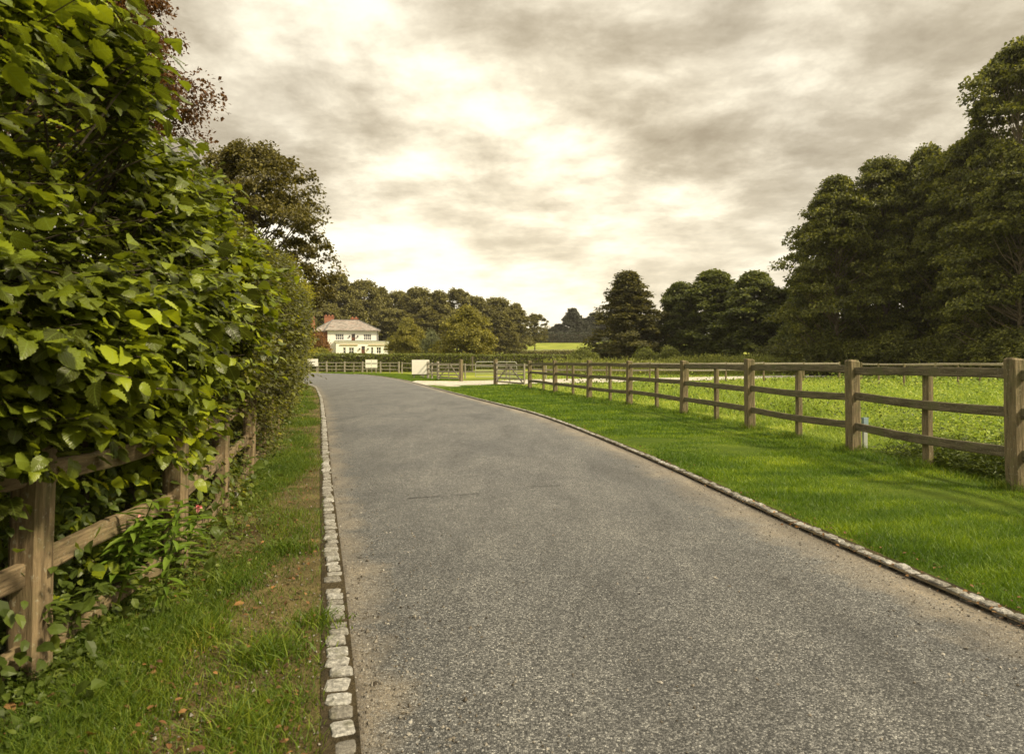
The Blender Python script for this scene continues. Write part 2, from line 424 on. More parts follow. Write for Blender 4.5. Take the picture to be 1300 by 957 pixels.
# granite setts
def setts():
    m, nt, b = newmat('granite_sett')
    pos = geo(nt).outputs['Position']; ri = geo(nt).outputs['Random Per Island']
    n = noise(nt, 55, 5, .75, pos)
    c = ramp(nt, n, [(.3, (.09, .088, .085)), (.5, (.25, .243, .235)), (.68, (.50, .49, .47))])
    c = mixc(nt, 1.0, c, ramp(nt, ri, [(0, (.55, .52, .47)), (.5, (.9, .88, .84)), (1, (1.15,) * 3)]), 'MULTIPLY')
    n2 = noise(nt, 11, 4, .7, pos)
    c = mixc(nt, ramp(nt, n2, [(.52, (0,) * 3), (.68, (.7,) * 3)]), c, (.07, .065, .03))
    nt.links.new(c, b.inputs['Base Color']); b.inputs['Roughness'].default_value = .8
    bump(nt, b, n, .8, .01)
    return m
M['sett'] = setts()
M['joint'] = grassground('kerb_soil', [(.3, (.035, .028, .018)), (.7, (.09, .07, .04))], 3, 60)
def kerb(name, fx, y0, y1, side, ws=1.0):
    y = np.linspace(y0, y1, 3000); x = fx(y)
    s = np.concatenate([[0], np.cumsum(np.hypot(np.diff(x), np.diff(y)))])
    mb = MB(); t = 0
    while t < s[-1] - .15:
        L = random.uniform(.085, .125)
        if random.random() < .005: t += L * 1.1; continue
        xc = float(np.interp(t + L / 2, s, x)); yc = float(np.interp(t + L / 2, s, y))
        x2 = float(np.interp(t + L / 2 + .05, s, x)); y2 = float(np.interp(t + L / 2 + .05, s, y))
        a = math.atan2(y2 - yc, x2 - xc) + random.uniform(-.13, .13)
        w = random.uniform(.082, .106) * ws; hgt = random.uniform(.026, .040); off = side * (.05 + random.uniform(-.009, .012))
        d = Vector((math.cos(a), math.sin(a), 0)); e = Vector((-d.y, d.x, 0))
        c = Vector((xc, yc, tz(xc, yc))) + Vector((1, 0, 0)) * off
        rings = []
        for (sc, z) in ((1.0, -.04), (1.0, hgt - .014), (.94, hgt - .005), (.80, hgt), (.4, hgt + .003)):
            ring = []
            for q in range(8):
                an = PI / 8 + q * PI / 4
                cx = math.copysign(abs(math.cos(an)) ** .3, math.cos(an)); cy = math.copysign(abs(math.sin(an)) ** .3, math.sin(an))
                p = c + d * (cx * (L - .012) / 2 * sc + random.uniform(-.003, .003)) + e * (cy * w / 2 * sc + random.uniform(-.003, .003))
                ring.append((p.x, p.y, p.z + z + random.uniform(-.0025, .0025)))
            rings.append(ring)
        V = [p for r_ in rings for p in r_]
        F = []
        for r_ in range(4):
            for q in range(8):
                F.append((r_ * 8 + q, r_ * 8 + (q + 1) % 8, (r_ + 1) * 8 + (q + 1) % 8, (r_ + 1) * 8 + q))
        F.append(tuple(32 + q for q in range(8)))
        mb.add(V, F); t += L + random.uniform(-.003, .004)
        if yc > 60: t += 0
    o = mb.build(name, M['sett']); tag(o, kind='structure')
kerb('kerb', lambda y: XL(y) , -2, 66, -1)
kerb('kerb', lambda y: XR(y) , -2, 66, 1, .78)
strip('kerb_bed', lambda y: XL(y) - .125, lambda y: XL(y) + .01, -7, 70, .026, M['joint'], nx=3, amp=0)
strip('kerb_bed', lambda y: XR(y) - .01, lambda y: XR(y) + .125, -7, 70, .026, M['joint'], nx=3, amp=0)

# ------------------------------------------------------------------ foliage machinery
T_DIAMOND = (np.array([(0, 0, 0), (.5, .36, .05), (1, 0, -.08), (.5, -.36, .05)], float), np.array([(0, 1, 2), (0, 2, 3)]), None)
T_OVAL = (np.array([(0, 0, 0), (.28, .30, .06), (.68, .27, .0), (1, 0, -.2), (.68, -.27, .0), (.28, -.30, .06), (.5, 0, -.02)], float),
          np.array([(0, 6, 1), (1, 6, 2), (2, 6, 3), (3, 6, 4), (4, 6, 5), (5, 6, 0)]), None)
def hazel_template(droop=.28, fold=.13, twist=0.0, rnd=1.0, seed=0):
    q = np.random.default_rng(seed)
    ts = np.array([0, .07, .15, .24, .33, .42, .51, .60, .69, .77, .84, .90, .95, 1.0])
    w = np.array([.03, .23, .36, .43, .46, .47, .45, .41, .35, .28, .20, .13, .07, 0]) * rnd
    m = len(ts)
    V = []; uv = []
    def z(t, u): return -droop * t ** 2 + fold * abs(u) + twist * u * t
    for t in ts: V.append((t, 0, z(t, 0))); uv.append((0, t))
    for sgn in (1, -1):
        for k, (t, ww) in enumerate(zip(ts, w)):
            saw = (.022 if k % 2 else -.022) * (0 if k in (0, m - 1) else 1) + q.normal() * .006
            u = sgn * (ww + saw)
            V.append((t + (.02 if k % 2 else -.01) - (.07 if 0 < k < 4 else 0), u, z(t, u) + (.022 if k % 2 else -.022) + q.normal() * .012)); uv.append((sgn * ww, t))
    F = []
    for sgn, off in ((0, m), (1, 2 * m)):
        for k in range(m - 1):
            a, b, c, d = k, k + 1, off + k + 1, off + k
            if sgn == 0: F += [(a, b, c), (a, c, d)]
            else: F += [(b, a, c), (c, a, d)]
    return np.array(V, float), np.array(F), np.array(uv, float)
T_HAZEL = [hazel_template(.26, .14, 0, 1, 1), hazel_template(.50, .05, .25, .92, 2), hazel_template(.12, .34, -.2, .85, 3), hazel_template(.36, -.12, .12, 1.08, 4), hazel_template(.75, .22, -.35, .8, 5)]
T_LANCE = (np.array([(0, 0, 0), (.3, .13, .03), (.65, .10, .0), (1, 0, -.15), (.65, -.10, .0), (.3, -.13, .03), (.5, 0, -.03)], float), T_OVAL[1], None)

def norm(a): return a / np.maximum(np.linalg.norm(a, axis=1, keepdims=True), 1e-9)
def leaves(P, D, Nn, S, tmpl):
    D = norm(D); B = norm(np.cross(Nn, D)); Nn = np.cross(D, B)
    V, F, uv = tmpl
    S = S[:, None, None]
    W = P[:, None, :] + S * (V[None, :, 0:1] * D[:, None, :] + V[None, :, 1:2] * B[:, None, :] + V[None, :, 2:3] * Nn[:, None, :])
    n, m = len(P), len(V)
    FF = (F[None] + (np.arange(n) * m)[:, None, None]).reshape(-1, 3)
    u = None if uv is None else np.tile(uv, (n, 1))
    return W.reshape(-1, 3), FF, u

def crown(rng, h, r, base, nclump, per, leaf, shape='round', flat=.55, seed=0, rc=.24, clumpy=.4, lean=0, gap=0.0):
    """leaf clumps through a crown volume; returns leaf arrays and clump centres"""
    t = rng.uniform(0, 1, nclump) ** .78
    az = rng.uniform(0, 2 * PI, nclump)
    if shape == 'round': env = np.sqrt(np.clip(1 - (2 * t - .86) ** 2 / 1.3, .05, 1))
    elif shape == 'cone': env = np.clip(1.0 - t, .02, 1) ** .8 * 1.12 * np.clip(t * 6 + .45, 0, 1)
    elif shape == 'column': env = np.sqrt(np.clip(1 - (1.7 * t - .72) ** 2, .05, 1))
    elif shape == 'full': env = np.clip(1.0 - t ** 1.9, .02, 1) ** .72 * np.clip(t * 5 + .6, 0, 1)
    elif shape == 'flame': env = np.sin(PI * np.clip(.16 + .82 * t, 0, 1)) ** .7
    else: env = np.ones(nclump)
    lob = 1 + .27 * np.sin(az * 3 + seed) * np.sin(t * 9 + seed * 2) + .14 * np.sin(az * 5 - t * 14 + seed * 3)
    rad = r * env * lob * rng.uniform(0, 1, nclump) ** clumpy * (1 + .13 * rng.normal(size=nclump))
    c = np.stack([rad * np.cos(az), rad * np.sin(az), base + (h - base) * (.04 + .92 * t)], -1)
    if gap > 0:
        keep = pnoise(c[:, 0] + c[:, 1] * .7, c[:, 2], seed, 2.2 / r, 2) > (-1 + gap)
        c = c[keep]
    nc = len(c)
    cr = r * rc * rng.uniform(.45, 1.5, nc)
    k = np.repeat(np.arange(nc), per)
    n = len(k)
    d = norm(rng.normal(size=(n, 3)))
    d[:, 2] = np.where(d[:, 2] < -.3, d[:, 2] * .4, d[:, 2])
    P = c[k] + d * (cr[k] * rng.uniform(0, 1, n) ** .45)[:, None] * np.array([1, 1, flat])
    # droop at clump rims
    P[:, 2] -= .18 * cr[k] * (np.hypot(P[:, 0] - c[k, 0], P[:, 1] - c[k, 1]) / cr[k]) ** 2
    out = norm(P * np.array([1, 1, 0]) + 1e-6)
    D = out + rng.normal(size=(n, 3)) * .7; D[:, 2] -= .25
    Nn = np.array([0, 0, 1.0]) + out * .35 + rng.normal(size=(n, 3)) * .45
    S = leaf * rng.uniform(.6, 1.35, n)
    return P, D, Nn, S, c

def limbs(rng, h, base, cents, tr, nl=26, bend=.25, top=.82):
    mb = MB()
    wob = rng.normal(size=(6, 2)) * .05 * tr * 6
    zs = np.linspace(-.15, h * top, 7)
    pts = [(0, 0, zs[0])] + [(wob[i, 0], wob[i, 1], zs[i + 1]) for i in range(6)]
    rads = [tr * 1.35] + [tr * max(.08, 1 - (z / (h * top)) ** .8 * .95) for z in zs[1:]]
    mb.tube(pts, rads, 9)
    px = np.array(pts)
    idx = rng.permutation(len(cents))[:nl]
    for i in idx:
        c = cents[i]
        dist = math.hypot(c[0], c[1])
        z0 = max(base * .75, c[2] - .35 * dist - rng.uniform(.1, .25) * (c[2] - base * .6)); z0 = min(z0, h * top * .97)
        a = np.array([np.interp(z0, px[:, 2], px[:, 0]), np.interp(z0, px[:, 2], px[:, 1]), z0])
        m = (a + c) / 2 + np.array([0, 0, -.08 * dist]) + rng.normal(size=3) * .04 * dist
        r0 = tr * .42 * max(.25, 1 - z0 / h)
        mb.tube([tuple(a), tuple(m), tuple(c)], [r0, r0 * .6, r0 * .18], 5, False)
    return mb

MESHC = {}
def tree_src(key, h, r, base, nclump, per, leaf, mat, barkm, tr, **kw):
    rng = np.random.default_rng(abs(hash(key)) % 1000 if False else sum(ord(ch) for ch in key) * 7)
    nl = kw.pop('nl', 30)
    P, D, Nn, S, c = crown(rng, h, r, base, nclump, per, leaf, seed=rng.uniform(0, 6), **kw)
    V, F, _ = leaves(P, D, Nn, S, T_DIAMOND)
    MESHC[key] = dict(h=h, r=r, V=V, F=F, mat=mat, bm=barkm, lm=limbs(rng, h, base, c, tr, nl), obj=None)

def place_tree(key, name, label, cat, x, y, h, r, rz=0.0, group=None, mat=None, zoff=0.0):
    s = MESHC[key]
    e = empty(name, (x, y, tz(x, y) - .02 + zoff), rz)
    tag(e, label, cat, group)
    e.scale = (r / s['r'], r / s['r'], h / s['h'])
    if s['obj'] is None:
        a = s['lm'].build('trunk', M[s['bm']], e, True)
        b = mk('crown', s['V'], s['F'], M[s['mat']], e)
        s['obj'] = (a, b)
    else:
        for q in s['obj']:
            c = q.copy(); C.objects.link(c); c.parent = e
    if mat:   # another species in the same habit: own mesh copy with its own leaf colour
        cr_ = [ch for ch in e.children if ch.name.startswith('crown')][0]
        cr_.data = cr_.data.copy(); cr_.data.materials[0] = M[mat]
    return e

# sources
tree_src('tall_a', 20, 6.2, .8, 300, 330, .29, 'green1', 'bark', .30, shape='full', flat=.42, rc=.20, clumpy=.36, nl=120, gap=.22)
tree_src('tall_b', 20, 6.0, 1.4, 280, 330, .29, 'green1', 'bark', .32, shape='flame', flat=.38, rc=.20, clumpy=.36, nl=120, gap=.25)
tree_src('tall_c', 22, 5.5, 2.5, 330, 280, .28, 'green1', 'bark', .34, shape='flame', flat=.45, rc=.2, clumpy=.4, nl=110, gap=.22)
tree_src('mid_a', 13, 4.6, .3, 330, 170, .30, 'green2', 'bark_dark', .28, shape='full', flat=.42, rc=.19, clumpy=.42)
tree_src('mid_b', 13, 4.4, .3, 330, 170, .30, 'green2', 'bark_dark', .28, shape='full', flat=.36, rc=.19, clumpy=.42)
tree_src('pyramid', 14, 4.2, .3, 460, 130, .27, 'lone', 'bark', .24, shape='cone', flat=.6, rc=.17, clumpy=.5, nl=60, gap=0)
tree_src('wood_a', 17, 6.2, 1.5, 280, 95, .50, 'wood', 'bark', .36, shape='round', flat=.65, rc=.19, clumpy=.38)
tree_src('wood_b', 17, 5.6, 1.5, 260, 95, .50, 'wood', 'bark', .34, shape='full', flat=.65, rc=.19, clumpy=.38)
tree_src('wood_c', 17, 5.2, 3.5, 150, 95, .45, 'wood', 'bark', .30, shape='column', flat=.65, rc=.2, clumpy=.45, gap=.25)
tree_src('bush', 6, 3.2, .1, 330, 120, .19, 'willow', 'bark', .14, shape='full', flat=.9, rc=.17, clumpy=.33)
tree_src('shrub', 3, 2.2, .0, 80, 190, .17, 'clip', 'bark_dark', .07, shape='round', flat=.7, rc=.34, clumpy=.4)
tree_src('oak', 11, 3.3, 2.2, 420, 150, .145, 'oak', 'bark_dark', .24, shape='round', flat=.75, rc=.145, clumpy=.36, nl=160)
tree_src('copper', 10, 3.0, 4.2, 620, 230, .088, 'brown', 'bark_dark', .22, shape='round', flat=.6, rc=.16, clumpy=.33, nl=130)
tree_src('fartree', 12, 5, 0, 110, 90, .75, 'pine', 'bark_dark', .2, shape='full', flat=.8, rc=.24, clumpy=.35, nl=8)

def px(x, D): return (x - 650) / 867.0 * D
def pz(y, D): return H + (458 - y) / 867.0 * D

def ptree(key, name, label, cat, xp, ytop, D, wpx, rz, group=None, mat=None):
    X = px(xp, D); h = pz(ytop, D) - tz(X, D)
    return place_tree(key, name, label, cat, X, D, h * 1.02, wpx / 2 / 867.0 * D, rz, group, mat)

# the tall trees on the right
GR = 'tall dark trees along the right side of the field'
for a in [
    ('tall_c', 'alder_tree', 'tallest tree, at the right edge of the picture, thin upper crown above its neighbours', 1292, 56, 52, 170, .4),
    ('tall_a', 'alder_tree', 'leftmost of the tall trees by the field, its crown spreading down to the ground', 1062, 224, 62, 140, 1.7),
    ('tall_b', 'alder_tree', 'second tall tree from the left in the right-hand row, domed dark crown', 1122, 200, 62, 130, 2.9),
    ('tall_a', 'alder_tree', 'tall tree in the middle of the right-hand row with a pale bare trunk', 1178, 186, 60, 130, 4.1),
    ('tall_b', 'alder_tree', 'broad tree just left of the tallest tree on the right', 1228, 176, 57, 130, 5.3),
    ('tall_a', 'alder_tree', 'low spreading dark tree below the tallest one at the right picture edge', 1296, 190, 48, 160, .9),
    ('tall_b', 'alder_tree', 'dark tree filling the gap behind the middle of the right-hand row', 1150, 225, 76, 150, 3.3),
    ('tall_a', 'alder_tree', 'dark tree filling the gap behind the tallest tree on the right', 1250, 190, 74, 150, 2.2),
    ('tall_a', 'alder_tree', 'dark tree standing behind the leftmost of the tall right-hand trees', 1095, 262, 80, 130, 5.9),
    ('mid_b', 'alder_tree', 'small dark tree at the left foot of the tall right-hand trees', 1030, 330, 70, 80, 4.4),
]: ptree(*a[:3], "tree", *a[3:], group=GR)
for X, Y, h in ((36, 44, 21), (42, 36, 22), (41, 52, 24), (50, 60, 23), (57, 70, 22), (46, 74, 20), (62, 84, 20), (52, 90, 18), (70, 95, 18)):
    pass
for k, (X, Y, h) in enumerate(((43, 43, 22), (52, 56, 23), (62, 70, 22), (52, 84, 19))):
    place_tree(['tall_a', 'tall_b'][k % 2], 'alder_tree', ['dark tree outside the right picture edge, nearest the viewer', 'dark tree outside the right picture edge, behind the tallest tree', 'dark tree far back at the right end of the row', 'dark tree far back behind the middle of the right-hand row'][k], 'tree', X, Y, h, 6.4, k * 1.1, GR)

# middle group
GM = 'dark green trees beyond the field'
for a in [
    ('pyramid', 'alder_tree', 'lone pointed tree between the hill field and the dark green group, sky showing through it', 797, 344, 92, 112, .3),
    ('mid_a', 'sycamore_tree', 'leftmost tree of the dark green group, lower and pointed', 862, 358, 92, 76, 1.2),
    ('mid_b', 'sycamore_tree', 'broadest and highest tree of the dark green group beyond the field', 905, 342, 90, 112, 2.1),
    ('mid_a', 'sycamore_tree', 'dense tiered tree right of the broadest one in the dark green group', 958, 344, 84, 112, 3.4),
    ('mid_b', 'sycamore_tree', 'rightmost and smallest tree of the dark green group beyond the field', 1004, 366, 84, 84, 4.7),
    ('mid_a', 'sycamore_tree', 'tree filling the gap behind the dark green group', 932, 362, 105, 90, 5.5),
    ('mid_b', 'sycamore_tree', 'tree between the dark green group and the tall right-hand trees, set back', 1030, 372, 104, 80, .6),
]: ptree(*a[:3], "tree", *a[3:], group=GM)

# wood behind the house
GW = 'trees of the wood behind the house'
wl = [(398, 360, 175, 58, 'wood_a'), (432, 350, 172, 56, 'wood_b'), (462, 356, 178, 52, 'wood_a'), (484, 366, 185, 44, 'wood_b'), (506, 370, 190, 44, 'wood_a'),
      (530, 365, 184, 48, 'wood_a'), (556, 370, 186, 46, 'wood_b'), (580, 366, 194, 44, 'wood_c'), (600, 376, 190, 46, 'wood_a'), (630, 378, 196, 48, 'wood_a'),
      (655, 386, 200, 38, 'wood_b'), (414, 386, 156, 50, 'wood_a'), (450, 384, 158, 50, 'wood_b'), (498, 392, 164, 52, 'wood_a'), (544, 392, 166, 54, 'wood_b'),
      (590, 392, 170, 52, 'wood_a'), (634, 396, 176, 46, 'wood_b'), (679, 398, 215, 30, 'wood_c'), (372, 372, 170, 56, 'wood_b'), (340, 366, 175, 60, 'wood_a')]
wt = ['brown green tree at the left end of the wood beside the hedge', 'highest rounded crown of the wood, above the big brick chimney', 'rounded crown just right of the highest one above the house roof',
      'crown rising above the right end of the house roof', 'dome shaped crown between the house and the round yellowish tree', 'broad crown behind the round yellowish green tree',
      'crown between the round yellowish tree and the grey green bush tree', 'thin topped tree sticking up with sky showing through its crown', 'broad brown crown behind the grey green bush tree',
      'wide dome crown toward the right end of the wood', 'last full crown at the right end of the wood', 'lower crown of the wood just behind the brick chimney', 'lower crown of the wood just behind the slate roof',
      'lower crown in front of the wood right of the house', 'lower crown behind the right side of the round yellowish tree', 'lower crown right behind the grey green bush tree', 'lower crown at the front right corner of the wood',
      'small thin tree standing apart at the right end of the wood', 'wood tree seen behind the end of the lane hedge', 'wood tree hidden for the most part behind the lane hedge']
for k, ((xp, yt, D, w, key), lb) in enumerate(zip(wl, wt)):
    ptree(key, 'woodland_tree', lb, 'tree', xp, yt, D, w * 1.12, k * 1.37, GW)
# blue far trees
fl = [(700, 418, 330, 26, 'low tree at the left end of the far bluish trees'), (727, 393, 340, 22, 'tallest narrow tree on the far skyline'), (710, 412, 345, 22, 'small rounded far tree left of the tallest narrow one'), (742, 405, 350, 26, 'far bluish tree right of the tallest narrow one'),
      (757, 398, 355, 30, 'rightmost rounded tree of the far bluish trees'), (775, 404, 350, 34, 'far bluish tree behind the lone pointed tree'), (690, 424, 350, 24, 'lowest far tree beside the wood')]
for k, (xp, yt, D, w, lb) in enumerate(fl):
    ptree('fartree', 'distant_tree', lb, 'tree', xp, yt, D, w * 1.5, k * 1.9, 'far trees on the hill')
for k in range(10):
    X = px(820 + 48 * k, 330)
    place_tree('fartree', 'distant_tree', 'far tree on the hill hidden behind the dark trees to the right', 'tree', X, 330 + 8 * math.sin(k * 3), 13, 8, k, 'far trees hidden behind the right-hand trees')

# bush trees in front of the wood
ptree('bush', 'round_tree', 'round yellowish green tree just right of the white house', 'tree', 517, 406, 105, 50, .5, None, 'lime')
ptree('bush', 'willow_tree', 'large grey green bushy tree behind the field gate', 'tree', 592, 391, 90, 74, 2.0, None)
ptree('shrub', 'shrub', 'small grey shrub between the round tree and the large grey green one', 'shrub', 549, 424, 98, 26, 1.0, None, 'willow')
ptree('shrub', 'shrub', 'rust brown shrub at the left corner of the white house', 'shrub', 406, 426, 118, 26, 1.0, None, 'rust')
ptree('shrub', 'shrub', 'round green bush on top of the clipped hedge left of the house', 'shrub', 408, 444, 84, 44, 1.0, None, 'hornbeam')
# dark scrub under the right-hand trees
GS = 'dark scrub below the right-hand trees'
wh = ['first', 'second', 'third', 'fourth', 'fifth', 'sixth', 'seventh', 'eighth', 'ninth', 'tenth', 'eleventh', 'twelfth']
for k, (xp, yt, D, w) in enumerate([(1010, 436, 64, 70), (1050, 430, 60, 70), (1090, 436, 58, 66), (1128, 428, 57, 74), (1168, 434, 55, 66), (1205, 426, 54, 76), (1244, 430, 50, 80), (1285, 422, 46, 90), (1325, 424, 43, 90), (985, 440, 72, 60)]):
    ptree('shrub', 'scrub_bush', 'dark scrub bush, %s from the left below the tall right-hand trees' % wh[(k + 1) if k < 9 else 0], 'bush', xp, yt, D, w, k * 1.3, GS, 'green1')
# low green bushes at the foot of the middle trees
for k, (xp, yt, D, w, lb) in enumerate([(820, 444, 70, 34, 'pale bush at the right foot of the lone pointed tree'), (850, 443, 70, 36, 'pale bush below the leftmost tree of the dark green group'), (740, 445, 74, 40, 'low pale bush left of the lone pointed tree')]):
    ptree('shrub', 'bush', lb, 'bush', xp, yt, D, w, k, 'pale bushes beyond the field fence', 'clip')

ptree('shrub', 'bush', 'dark low thicket just behind the foot of the lone pointed tree', 'bush', 797, 432, 101, 96, 2.2, None, 'green2')
# trees behind the lane hedge
e = place_tree('oak', 'oak_tree', 'brown leaved oak standing behind the hedge, its crown against the sky', 'tree', -11.1, 29.0, 10.6, 2.95, .6)
e = place_tree('copper', 'copper_beech_tree', 'reddish brown tree behind the near hedge at the top left corner', 'tree', -9.6, 13.6, 11.2, 2.55, 1.2)

# ------------------------------------------------------------------ lane hedge
def htop(y): return np.interp(y, [-2, 2, 3, 4.2, 5.8, 7, 10, 14, 20, 30, 44], [3.2, 3.0, 2.8, 2.55, 2.55, 2.65, 2.95, 3.3, 4.3, 5.4, 6.1])
def hoff(z, y):
    return np.interp(z, [0, .7, 1.1, 1.6, 2.6, 4, 6], [-.34, -.28, -.06, .20, .22, .10, .0]) * np.interp(y, [0, 4, 12, 40], [1, 1, 1.1, 1.5]) + np.where(z < 1.2, np.interp(y, [5, 9, 40], [0, .25, .3]), 0)
def hedge(name, label, y0, y1, nshoot, per, leaf, tmpl, mat, rng, slen=.35, depth=.9, low=.25, stems=14, uvl=False, ypow=1.0, dense_in=0):
    e = empty(name, (float(XF((y0 + y1) / 2)), (y0 + y1) / 2, 0)); tag(e, label, 'hedge')
    L = e.location
    y = y0 + (y1 - y0) * rng.uniform(0, 1, nshoot) ** ypow
    top = htop(y) * (1 + .05 * pnoise(y, y * 0, 9, 1.7, 3))
    u = rng.uniform(0, 1, nshoot)
    z = .12 + (top - .12) * u
    low_keep = (z > .82 + .30 * pnoise(y, y * 0, 19, 2.3, 3)) | (rng.uniform(0, 1, nshoot) < low)
    holes = pnoise(y * 1.0, z * 1.5, 23, 2.6 / max(.6, slen * 2.2), 3)
    back = rng.uniform(0, 1, nshoot) < .22
    low_keep &= back | (rng.uniform(0, 1, nshoot) < np.clip(.62 + holes * 1.25, .06, 1))
    y, z, top = y[low_keep], z[low_keep], top[low_keep]; n = len(y)
    lump = .16 * pnoise(y, z, 3, 1.6, 3) + .20 * pnoise(y * 1.0, z * 1.5, 23, 2.6 / max(.6, slen * 2.2), 3)
    dep = np.minimum(rng.exponential(.28, n), depth); dep = np.where(back[low_keep], rng.uniform(.5, 1.2, n), dep)
    edge = np.clip((top - z) / .9, 0, 1)           # shoulders round off
    x = XF(y) + hoff(z, y) + lump - dep - .45 * (1 - edge) ** 2 * 1.0
    base = np.stack([x, y, z], -1)
    slope = np.gradient(XF(np.linspace(y0, y1, 50)), (y1 - y0) / 49).mean()
    out = np.array([1, -slope, 0]) / math.hypot(1, slope)
    d = out[None] * 1.0 + rng.normal(size=(n, 3)) * np.array([.35, .55, .35]) + np.array([0, 0, .25])
    d[:, 2] += 1.2 * (1 - edge)
    d = norm(d)
    ln = slen * rng.uniform(.5, 1.3, n)
    ks = np.repeat(np.arange(n), per); j = np.tile(np.arange(per), n)
    f = (j + .5) / per
    P = base[ks] + d[ks] * (ln[ks] * f)[:, None]
    P[:, 2] -= .18 * (ln[ks] * f) ** 2 / slen
    sidev = norm(np.cross(d[ks], np.array([0, 0, 1.0]))) * np.where(j % 2, 1, -1)[:, None]
    m = len(P)
    D = d[ks] * .7 + sidev * .9 + rng.normal(size=(m, 3)) * .25; D[:, 2] -= .32
    Nn = np.array([0, 0, 1.0]) + out[None] * .22 + rng.normal(size=(m, 3)) * .36
    S = leaf * rng.uniform(.42, 1.3, m)
    P -= norm(D) * 0
    if isinstance(tmpl, list):
        pick = rng.integers(0, len(tmpl), m); Vs, Fs, Us, base_ = [], [], [], 0
        for q, tq in enumerate(tmpl):
            sel = pick == q; a, b_, c_ = leaves(P[sel], D[sel], Nn[sel], S[sel], tq)
            Vs.append(a); Fs.append(b_ + base_); Us.append(c_); base_ += len(a)
        V, F, uv = np.concatenate(Vs), np.concatenate(Fs), np.concatenate(Us)
    else: V, F, uv = leaves(P, D, Nn, S, tmpl)
    V = V - np.array(L)
    mk('foliage', V, F, mat, e, uvl, uv)
    # stems and twigs
    mb = MB()
    for k in range(stems):
        yy_ = y0 + (y1 - y0) * (k + rng.uniform(0, 1)) / stems
        xx = float(XF(yy_)) - rng.uniform(.3, .6); t_ = float(htop(yy_)) * .9
        pts = [(xx, yy_, -.05)]
        for q in range(1, 5):
            pts.append((xx + rng.normal() * .10, yy_ + rng.normal() * .12, t_ * q / 4))
        mb.tube([tuple(np.array(p) - np.array(L)) for p in pts], [.035, .03, .022, .015, .006], 5)
    for k in rng.permutation(n)[:min(n, 2600)]:
        a = base[k] - np.array(L); b_ = a + d[k] * ln[k] * .85; b_[2] -= .1 * ln[k]
        mb.tube([tuple(a - d[k] * .25), tuple(a), tuple(b_)], [.006, .0045, .0015], 3, False)
    mb.build('stems', M['bark_dark'], e)
    return e
hedge('hazel_hedge', 'near part of the lane hedge with large bright toothed leaves hanging over the fence', -.3, 5.6, 12500, 7, .073, T_HAZEL, M['hazel'], np.random.default_rng(11), .36, 1.0, .42, 12, True)
hedge('mixed_hedge', 'middle part of the lane hedge with smaller darker green leaves', 4.9, 21, 36000, 8, .052, T_OVAL, M['mixed'], np.random.default_rng(12), .32, 1.0, .8, 22)
hedge('hornbeam_hedge', 'far tall end of the lane hedge with fine yellow green leaves', 19.5, 42, 26000, 8, .075, T_DIAMOND, M['hornbeam'], np.random.default_rng(13), .42, 1.1, .8, 16)

# ------------------------------------------------------------------ fences
def bumpy_post(w, d, h, rng, chamfer=.015):
    mb = MB(); V = []
    levels = [(-.25, 1.04), (.0, 1.03), (.25, 1.0), (.55, .985), (.85, .98), (h - chamfer * 1.3, .97), (h, .80)]
    K = [(-1, -.7), (-.7, -1), (.7, -1), (1, -.7), (1, .7), (.7, 1), (-.7, 1), (-1, .7)]
    for z, s_ in levels:
        ox, oy = rng.normal() * .003, rng.normal() * .003
        for a, b_ in K:
            V.append((a * w / 2 * s_ + ox, b_ * d / 2 * s_ + oy, z + rng.normal() * .003 + (0.012 * b_ * (rng.uniform(.3, 1)) if z >= h - .03 else 0)))
    F = []
    for i in range(len(levels) - 1):
        for q in range(8): F.append((i * 8 + q, i * 8 + (q + 1) % 8, (i + 1) * 8 + (q + 1) % 8, (i + 1) * 8 + q))
    F.append(tuple((len(levels) - 1) * 8 + q for q in range(8)))
    mb.add(V, F); return mb

def rail_mb(a, b, th, hh, rng, seg=9):
    """a, b rail ends in local space; slightly warped board"""
    a = np.array(a, float); b = np.array(b, float)
    d = b - a; L = np.linalg.norm(d); d /= L
    side = np.cross(d, [0, 0, 1.0]); side /= np.linalg.norm(side)
    mb = MB(); V = []
    sag = rng.uniform(-.018, .028)
    for i in range(seg + 1):
        f = i / seg
        c = a + d * L * f + np.array([0, 0, -sag * math.sin(PI * f)]) + side * rng.normal() * .002
        w = th * (1 + rng.normal() * .03); h_ = hh * (1 + rng.normal() * .035)
        for s1, s2 in ((-1, -.8), (-.7, -1), (.7, -1), (1, -.8), (1, .8), (.7, 1), (-.7, 1), (-1, .8)):
            V.append(tuple(c + side * s1 * w / 2 + np.array([0, 0, s2 * h_ / 2])))
    F = []
    for i in range(seg):
        for q in range(8): F.append((i * 8 + q, i * 8 + (q + 1) % 8, (i + 1) * 8 + (q + 1) % 8, (i + 1) * 8 + q))
    F.append(tuple(range(7, -1, -1))); F.append(tuple(seg * 8 + q for q in range(8)))
    mb.add(V, F); return mb

